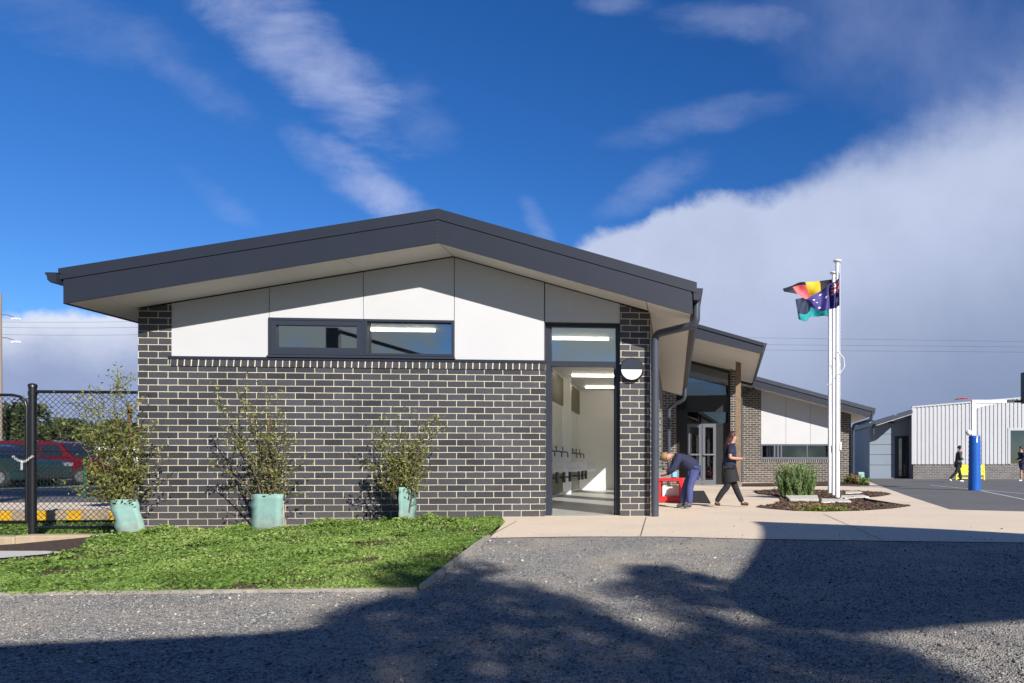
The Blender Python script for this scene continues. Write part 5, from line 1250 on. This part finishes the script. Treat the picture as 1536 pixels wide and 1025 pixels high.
    for s_ in (-1, 1):
        m = MB(); m.lathe(hc+side_*r(.05*s_)-up_*r(.005), [(.0005, -r(.013)), (r(.009), 0), (.0005, r(.013))], 8); m.build('ear', M['skin'], t)
    return t
def stand(hip=.52): pass
# walking child in front of the entrance: faces right
W = dict(pelvis=(0, 0, .50), waist=(.01, 0, .60), chest=(.03, 0, .74), neck=(.045, 0, .845), head0=(.06, 0, .895), head1=(.065, 0, .945), face=(1, 0, -.15),
 shL=(.03, .11, .79), elL=(-.02, .15, .65), wrL=(.11, .12, .61), hdL=(.17, .09, .62), shR=(.03, -.11, .79), elR=(.0, -.15, .64), wrR=(.13, -.12, .63), hdR=(.19, -.09, .64),
 hipL=(0, .05, .47), knL=(.09, .05, .27), cfL=(.12, .05, .19), anL=(.19, .05, .05), toeL=(.27, .05, .025), hipR=(0, -.05, .47), knR=(-.02, -.05, .27), cfR=(-.09, -.05, .19), anR=(-.17, -.05, .06), toeR=(-.11, -.05, .022))
p = PG(1093, 760.5, .006); person('walking child with long brown hair in navy polo, skirt and dark leggings, arms bent forward', p, -A+radians(5), 1.25, W, (M['navy'], M['black_cloth'], M['brownhair'], M['brownhair']), 'long', skirt=True, bulk=1.22)
# bending child reaching over the trolley: faces left
Bn = dict(pelvis=(0, 0, .49), waist=(.07, 0, .56), chest=(.19, 0, .625), neck=(.275, 0, .655), head0=(.325, 0, .64), head1=(.385, 0, .615), face=(.25, 0, -1),
 shL=(.215, .10, .62), elL=(.28, .12, .49), wrL=(.38, .10, .44), hdL=(.43, .09, .42), shR=(.215, -.10, .62), elR=(.26, -.12, .48), wrR=(.36, -.10, .41), hdR=(.42, -.09, .40),
 hipL=(.01, .05, .46), knL=(.07, .05, .26), cfL=(.07, .05, .18), anL=(.07, .05, .05), toeL=(.15, .05, .022), hipR=(.01, -.05, .46), knR=(.11, -.05, .26), cfR=(.125, -.05, .18), anR=(.14, -.05, .05), toeR=(.22, -.05, .022))
p = PG(1042, 762.5, .006); person('blonde child in navy jumper and blue trousers bending over the red trolley', p, pi-A+radians(12), 1.28, Bn, (M['navy'], M['navy2'], M['grey_cloth'], M['blonde']), 'short', sleeves='long', bulk=1.25)
W2 = dict(W); W2.update(hipL=(0, .05, .48), knL=(.06, .05, .27), anL=(.09, .05, .05), toeL=(.17, .05, .022), cfL=(.08, .05, .18), knR=(-.06, -.05, .27), cfR=(-.13, -.05, .20), anR=(-.24, -.05, .09), toeR=(-.20, -.05, .03),
 elL=(.0, .13, .66), wrL=(.10, .10, .60), hdL=(.15, .08, .60), elR=(.02, -.13, .66), wrR=(.12, -.08, .62), hdR=(.17, -.05, .62))
p = base_at(1437, 27.5, -.018); person('person in grey top, black trousers and white shoes walking past the yellow bench', p, -A, 1.5, W2, (M['grey_cloth'], M['black_cloth'], M['white_paint'], M['black_cloth']), 'short', sleeves='long')
W3 = dict(W2); W3.update(knL=(.07, .05, .28), anL=(.06, .05, .05), cfL=(.07, .05, .18), toeL=(.13, .05, .022))
p = base_at(1534, 28.5, -.018); person('child in navy top and dark shorts walking at the right edge on bare legs', p, pi-A, 1.5, W3, (M['navy'], M['navy'], M['white_paint'], M['brownhair']), 'short', legs='short', sleeves='long')
# ------------------------------------------------------------------ behind the camera: shadow casters, and bulk added to block sky light
def lift(px, py, s, z=None):
    g_ = GH(px, py); return g_+SUN*s
def liftP(x, y, hz):
    z = hgt(x, y); s = (hz-z)/SUN.z; return Vector((x, y, z))+SUN*s
# unseen low building added behind the viewpoint to block sky light
tw = thing('added_brick_block', 'low dark brick block added behind the viewpoint to cut sky light on the yard', 'building', (-6, -9, 0))
m = MB(); m.box(-16, 3.5, -6.2, -6., -.3, 3.3); m.box(-16, -15.8, -14, -6.2, -.3, 3.3); m.box(3.3, 3.5, -14, -6.2, -.3, 3.3); m.box(-16, 3.5, -14.2, -14, -.3, 3.3); m.build('brick_wall', M['brick'], tw)
m = MB(); m.box(-16.5, 4., -14.7, -5.4, 3.302, 3.6); m.build('roof', M['steel'], tw)
for k in range(5):
    x = -14+k*3.4; m = MB(); m.box(x, x+1.8, -5.998, -5.96, 1.0, 2.2); fr_ = m.build('window_frame', M['frame'], tw); m = MB(); m.box(x+.06, x+1.74, -5.958, -5.95, 1.06, 2.14); m.build('pane', M['carglass'], fr_)
lcx = thing('yard_post', 'steel yard post with a raking brace behind the viewpoint', 'post', (-11.35, -5.55+.4, -.2))
m = MB(); m.box(-11.55, -11.15, -5.2, -5.0, -.2, 5.25); m.build('post', M['steel'], lcx)
m = MB(); m.tube([(-11.2, -5.1, 5.15), (-7.9, -5.1, 4.2)], .07, 6); m.build('brace', M['steel'], lcx)
# tall gum added out of view overhead to deepen the shade on the gravel
gb_ = Vector((-.5, -4.8, -.25)); gt_ = thing('added_gum_tree', 'very tall spreading gum tree added behind the viewpoint to cut sky light', 'tree', gb_)
m = MB(); m.tube([gb_, gb_+Vector((.2, .1, 6)), gb_+Vector((-.1, .5, 12)), gb_+Vector((.2, 1.5, 15))], [.32, .26, .19, .10], 10)
n_ = 26000; q = rng.normal(size=(n_, 3)); q /= np.linalg.norm(q, axis=1, keepdims=True); q *= rng.random((n_, 1))**.4; q = q*np.array([5.2, 4.0, .9])+np.array([.3, -1.3, 16.0])
for k in rng.choice(n_, 40): m.tube([gb_+Vector((.0, .6, random.uniform(10, 14))), gb_+Vector((.1, 2., 15.2)), Vector(q[k])], [.08, .05, .01], 5)
m.build('trunk', M['bark'], gt_); quads('crown', leaf_quads(q, .22, aspect=.5), M['tree'], gt_, col=np.clip(rng.normal(.42, .25, n_), 0, 1))
# right canopy
hz = 4.3
out = [(1128, 783), (1250, 787.5), (1400, 794), (1536, 801), (1800, 812), (2300, 835), (2900, 900), (2400, 1100), (1900, 940), (1536, 912), (1400, 922), (1240, 935), (1130, 925), (1088, 900), (1085, 885), (1098, 868), (1118, 845), (1136, 815), (1141, 801), (1139, 790)]
cp = []
for p in out:
    g_ = GH(*p); v = liftP(g_.x, g_.y, hz); cp.append((v.x, v.y))
cn = thing('shade_canopy', 'flat roofed court canopy on steel posts beside the yard', 'canopy', (cp[4][0], cp[4][1], 0))
m = MB(); m.slab(cp[::-1], hz-.16, hz); m.build('roof', M['steel'], cn)
for i in (3, 4, 5, 6):
    x, y = cp[i]; cx = sum(c[0] for c in cp)/len(cp); cy = sum(c[1] for c in cp)/len(cp); v = Vector((x, y)).lerp(Vector((cx, cy)), .06)
    m = MB(); m.tube([(v.x+1.2, v.y-.4, -.1), (v.x+1.2, v.y-.4, hz-.165)] if i == 4 else [(v.x, v.y, -.1), (v.x, v.y, hz-.165)], .06, 8); m.build('post', M['steel'], cn)
# left veranda roof
hz2 = 3.4
out = [(-900, 1000), (-300, 975), (0, 967), (200, 958), (380, 950), (445, 944), (540, 928), (546, 957), (290, 1025), (-100, 1130), (-900, 1350)]
cp2 = []
for p in out:
    g_ = GH(*p); v = liftP(g_.x, g_.y, hz2); cp2.append((v.x, v.y))
vr = thing('veranda', 'timber framed veranda roof behind the viewpoint', 'veranda', (cp2[2][0], cp2[2][1], 0))
m = MB(); m.slab(cp2[::-1], hz2-.18, hz2); m.build('roof', M['steel'], vr)
for i in (0, 9, 10):
    x, y = cp2[i]; m = MB(); m.box(x-.06+.2, x+.06+.2, y-.3, y-.18, -.2, hz2-.185); m.build('post', M['timber'], vr)
# big tree
random.seed(3)
tb_ = Vector((8.6, -8.5, -.2)); sh = thing('shade_tree', 'large spreading tree standing behind the viewpoint', 'tree', tb_)
def gpoly(pp): return [tuple(GH(*p))[:2] for p in pp]
zones = [([(440, 955), (500, 918), (545, 903), (600, 895), (650, 885), (700, 872), (768, 874), (800, 882), (868, 897), (898, 915), (938, 940), (1000, 962), (1060, 930), (1240, 948), (1340, 972), (1400, 990), (1440, 1025), (1440, 1060), (400, 1060), (420, 1025), (480, 990), (545, 965)], 1500, .35),
         ([(935, 846), (1000, 850), (1070, 866), (1100, 872), (1095, 915), (1040, 948), (1000, 925), (950, 902), (885, 882), (940, 868)], 1100, .5),
         ([(572, 852), (640, 834), (700, 838), (748, 850), (745, 864), (690, 874), (640, 886), (590, 888), (560, 872)], 900, .7),
         ([(1240, 940), (1400, 940), (1536, 965), (1536, 1025), (1400, 1025)], 330, .9), ([(380, 1060), (420, 1000), (560, 950), (560, 1060)], 700, .7)]
GP = []
d1_ = (GH(1010, 940)-GH(740, 850)).normalized(); ca_, sa_ = d1_.x, d1_.y
def streakn(P, sd): 
    Q = np.column_stack([(P[:, 0]*ca_+P[:, 1]*sa_)*1.1, (-P[:, 0]*sa_+P[:, 1]*ca_)*4.5]); return .6*vnoise(Q, 1., sd)+.4*vnoise(Q, 2.7, sd+1)
for pp, dens, str_ in zones:
    poly = gpoly(pp); xs = [p[0] for p in poly]; ys = [p[1] for p in poly]; n_ = int((max(xs)-min(xs))*(max(ys)-min(ys))*dens)
    P = scatter(poly, n_); P = P[rng.random(len(P)) < 1-str_*np.clip(1.7-3.2*streakn(P, 61), 0, 1)]; GP.append(P+rng.normal(0, .045, P.shape))
P = scatter([(-6.0, -4.), (3.0, -4.), (3.0, 2.0), (1.2, 2.3), (-1.2, 2.3), (-2.2, 1.6), (-6.0, 1.4)], 60000); GP.append(P)  # extra off-view crown leaves, added to screen sky light from the yard
GP = np.concatenate(GP); zz_ = hv(GP[:, 0], GP[:, 1]); lift_ = 12.5+1.6*vnoise(GP, 1.3, 71)+rng.uniform(-.5, .5, len(GP))
CP = np.column_stack([GP, zz_])+np.array(SUN)[None]*lift_[:, None]
m = MB(); fork = tb_+Vector((-.4, 1.2, 3.4)); m.tube([tb_, tb_+Vector((-.15, .4, 1.8)), fork], [.34, .28, .22], 10)
for k in rng.choice(len(CP), 90):
    c = Vector(CP[k]); mid_ = fork.lerp(c, .5)+Vector((0, 0, .5)); m.tube([fork, mid_, c], [.035, .02, .006], 5)
m.build('trunk', M['bark'], sh)
P = CP; quads('crown', leaf_quads(P, .11, aspect=.5), M['tree'], sh, col=np.clip(rng.normal(.42, .25, len(P)), 0, 1))
# ------------------------------------------------------------------ camera
cam = bpy.data.cameras.new('camera'); co = bpy.data.objects.new('camera', cam); COL.objects.link(co)
co.location = (0, 0, EYE); co.rotation_euler = (radians(90), 0, -A)
cam.lens = 24; cam.sensor_width = 36; cam.sensor_fit = 'HORIZONTAL'; cam.shift_x = (768-1093)/1536; cam.shift_y = (697-512.5)/1536
cam.clip_start = .05; cam.clip_end = 2000; S.camera = co
# ------------------------------------------------------------------ sun and sky
sl = bpy.data.lights.new('sun', 'SUN'); sl.energy = 5.0; sl.angle = radians(.53); sl.color = (1., .955, .89)
so = bpy.data.objects.new('sun', sl); COL.objects.link(so); so.rotation_euler = (-SUN).to_track_quat('-Z', 'Y').to_euler(); so.location = (8, -12, 12)
W_ = bpy.data.worlds.new('World'); S.world = W_; W_.use_nodes = True; nt = W_.node_tree
bg = nt.nodes['Background']; bg.inputs[1].default_value = .88
sk = nt.nodes.new('ShaderNodeTexSky'); sk.sky_type = 'NISHITA'; sk.sun_disc = False
sk.sun_elevation = math.asin(SUN.z); sk.sun_rotation = atan2(SUN.x, SUN.y); sk.air_density = 1.0; sk.dust_density = .1; sk.ozone_density = 2.5
tc = nt.nodes.new('ShaderNodeTexCoord')
sv = nt.nodes.new('ShaderNodeSeparateXYZ'); nt.links.new(tc.outputs['Generated'], sv.inputs[0])
mm = lambda op, a, b=None, c=None, clamp=False: mathn(nt, op, a, b, c, clamp)
X_, Y_, Z_ = sv.outputs
fwd = mm('ADD', mm('MULTIPLY', X_, FX), mm('MULTIPLY', Y_, FY)); rgt = mm('ADD', mm('MULTIPLY', X_, RX), mm('MULTIPLY', Y_, RY))
fs = mm('MAXIMUM', fwd, .05)
U = mm('ADD', mm('MULTIPLY', mm('DIVIDE', rgt, fs), 1.024), 1.093)        # kilo-units across the northern sky
Vv = mm('SUBTRACT', .697, mm('MULTIPLY', mm('DIVIDE', Z_, fs), 1.024))
front = mm('GREATER_THAN', fwd, .05)
cb = nt.nodes.new('ShaderNodeCombineXYZ'); nt.links.new(U, cb.inputs[0]); nt.links.new(Vv, cb.inputs[1])
def noise(scale, det=6, rough=.55, vec=None, dist=0.):
    n = nt.nodes.new('ShaderNodeTexNoise'); setin(n, Scale=scale, Detail=float(det), Roughness=rough, Distortion=dist); nt.links.new(vec or cb.outputs[0], n.inputs['Vector']); return n.outputs['Fac']
def smooth(v, a, b):
    r = nt.nodes.new('ShaderNodeMapRange'); r.interpolation_type = 'SMOOTHSTEP'; nt.links.new(v, r.inputs[0]); setin(r, From_Min=a, From_Max=b); return r.outputs[0]
n1 = noise(5, 8, .6); n2 = noise(16, 6, .6); n3 = noise(2.2, 4, .5)
# big bank right
fc = nt.nodes.new('ShaderNodeFloatCurve'); cu = fc.mapping.curves[0]
pts = [(0, 1.0), (.40, .62), (.43, .375), (.475, .325), (.525, .300), (.575, .285), (.625, .240), (.675, .195), (.725, .150), (.768, .115), (1., .0)]
cu.points[0].location = pts[0]; cu.points[1].location = pts[-1]
for p in pts[1:-1]: cu.points.new(*p)
fc.mapping.update(); nt.links.new(mm('MULTIPLY', U, .5, clamp=True), fc.inputs['Value'])
edge = fc.outputs[0]
dist_ = mm('ADD', mm('SUBTRACT', Vv, edge), mm('ADD', mm('MULTIPLY', mm('SUBTRACT', n1, .5), .11), mm('MULTIPLY', mm('SUBTRACT', n2, .5), .035)))
soft = mm('ADD', .022, mm('MULTIPLY', smooth(U, 1.05, 1.5), .09))
bank = mm('MULTIPLY', mm('ADD', mm('DIVIDE', dist_, soft), .3), .8, clamp=True)
bank = mm('MULTIPLY', mm('MULTIPLY', bank, bank), mm('SUBTRACT', 3., mm('MULTIPLY', bank, 2.)))
# left bank
dl_ = mm('ADD', mm('SUBTRACT', Vv, .470), mm('MULTIPLY', mm('SUBTRACT', noise(11, 7, .6), .5), .06))
lb_ = mm('MULTIPLY', smooth(dl_, -.008, .012), mm('LESS_THAN', U, .70))
def streak(cx, cy, ang, hl, hw, st, nz):
    ca, sa = cos(radians(ang)), sin(radians(ang))
    dx, dy = mm('SUBTRACT', U, cx), mm('SUBTRACT', Vv, cy)
    a_ = mm('DIVIDE', mm('ADD', mm('MULTIPLY', dx, ca), mm('MULTIPLY', dy, sa)), hl)
    b_ = mm('DIVIDE', mm('SUBTRACT', mm('MULTIPLY', dy, ca), mm('MULTIPLY', dx, sa)), hw)
    r2_ = mm('ADD', mm('MULTIPLY', a_, a_), mm('MULTIPLY', b_, b_))
    v = mm('SUBTRACT', mm('ADD', 1., mm('ADD', mm('MULTIPLY', mm('SUBTRACT', nz, .5), 4.0), mm('MULTIPLY', mm('SUBTRACT', n2, .5), 1.2))), r2_)
    return mm('MULTIPLY', smooth(v, -.6, 2.3), st*.95)
mp = nt.nodes.new('ShaderNodeMapping'); mp.vector_type = 'POINT'; mp.inputs['Rotation'].default_value = (0, 0, radians(-38)); mp.inputs['Scale'].default_value = (1, 2.6, 1); nt.links.new(cb.outputs[0], mp.inputs[0])
ns = noise(6, 9, .62, mp.outputs[0], .3)
st_ = [streak(.40, .03, 42, .20, .062, .62, ns), streak(.51, .125, 36, .12, .058, .72, ns), streak(.565, .285, 36, .13, .034, .80, ns), streak(.49, .245, 40, .08, .03, .45, ns), streak(.62, .17, 30, .07, .05, .20, ns),
       streak(.27, .11, 33, .12, .03, .22, ns), streak(.1, .03, 20, .22, .05, .16, ns), streak(1.06, .175, -12, .13, .028, .26, ns), streak(.99, .275, -30, .10, .028, .34, ns), streak(1.13, .035, 5, .16, .028, .28, ns),
       streak(.93, .005, 0, .06, .02, .35, ns), streak(1.42, .08, 20, .34, .13, .34, n3), streak(.81, .345, 60, .05, .018, .4, ns), streak(.33, .30, 35, .07, .02, .16, ns)]
wisp = st_[0]
for s_ in st_[1:]: wisp = mm('MAXIMUM', wisp, s_)
back = mm('MULTIPLY', mm('MULTIPLY', smooth(Z_, .6, .25), smooth(noise(8, 7, .6, tc.outputs['Generated']), .34, .56)), mm('SUBTRACT', 1., front))
sc = nt.nodes.new('ShaderNodeVectorMath'); sc.operation = 'SCALE'; nt.links.new(sk.outputs[0], sc.inputs[0]); sc.inputs['Scale'].default_value = .10
hs = nt.nodes.new('ShaderNodeHueSaturation'); hs.inputs['Saturation'].default_value = 1.3; hs.inputs['Value'].default_value = 1.0; nt.links.new(sc.outputs[0], hs.inputs['Color'])
gm = nt.nodes.new('ShaderNodeVectorMath'); gm.operation = 'MULTIPLY'; gm.inputs[1].default_value = (.50, .68, .98); nt.links.new(hs.outputs[0], gm.inputs[0])
sky = gm.outputs[0]
# cloud shading: bright tops, blue grey bellies
low = smooth(dist_, .08, .52)
bc = mixc(nt, low, (.45, .51, .68), (.175, .23, .37))
bn_ = smooth(noise(3.2, 7, .62), .3, .72)
bc = mixc(nt, mm('MULTIPLY', bn_, .35), bc, (.26, .31, .44))
lc_ = mixc(nt, smooth(dl_, .0, .10), (.60, .64, .76), (.26, .32, .50))
lc_ = mixc(nt, mm('MULTIPLY', smooth(n1, .45, .7), .5), lc_, (.23, .28, .46))
c1 = mixc(nt, mm('MULTIPLY', wisp, front), sky, (.42, .47, .68))
c2 = mixc(nt, mm('MULTIPLY', bank, front), c1, bc)
c3 = mixc(nt, mm('MULTIPLY', lb_, front), c2, lc_)
c4 = mixc(nt, back, c3, (.25, .30, .33))
nt.links.new(c4, bg.inputs[0])
# ------------------------------------------------------------------ render settings
S.render.engine = 'CYCLES'; S.view_settings.view_transform = 'Standard'; S.view_settings.look = 'None'; S.view_settings.exposure = 0.50; S.view_settings.gamma = 1
S.cycles.max_bounces = 6; S.cycles.transparent_max_bounces = 12; S.cycles.sample_clamp_indirect = 6
S.render.resolution_x = 1024; S.render.resolution_y = 683
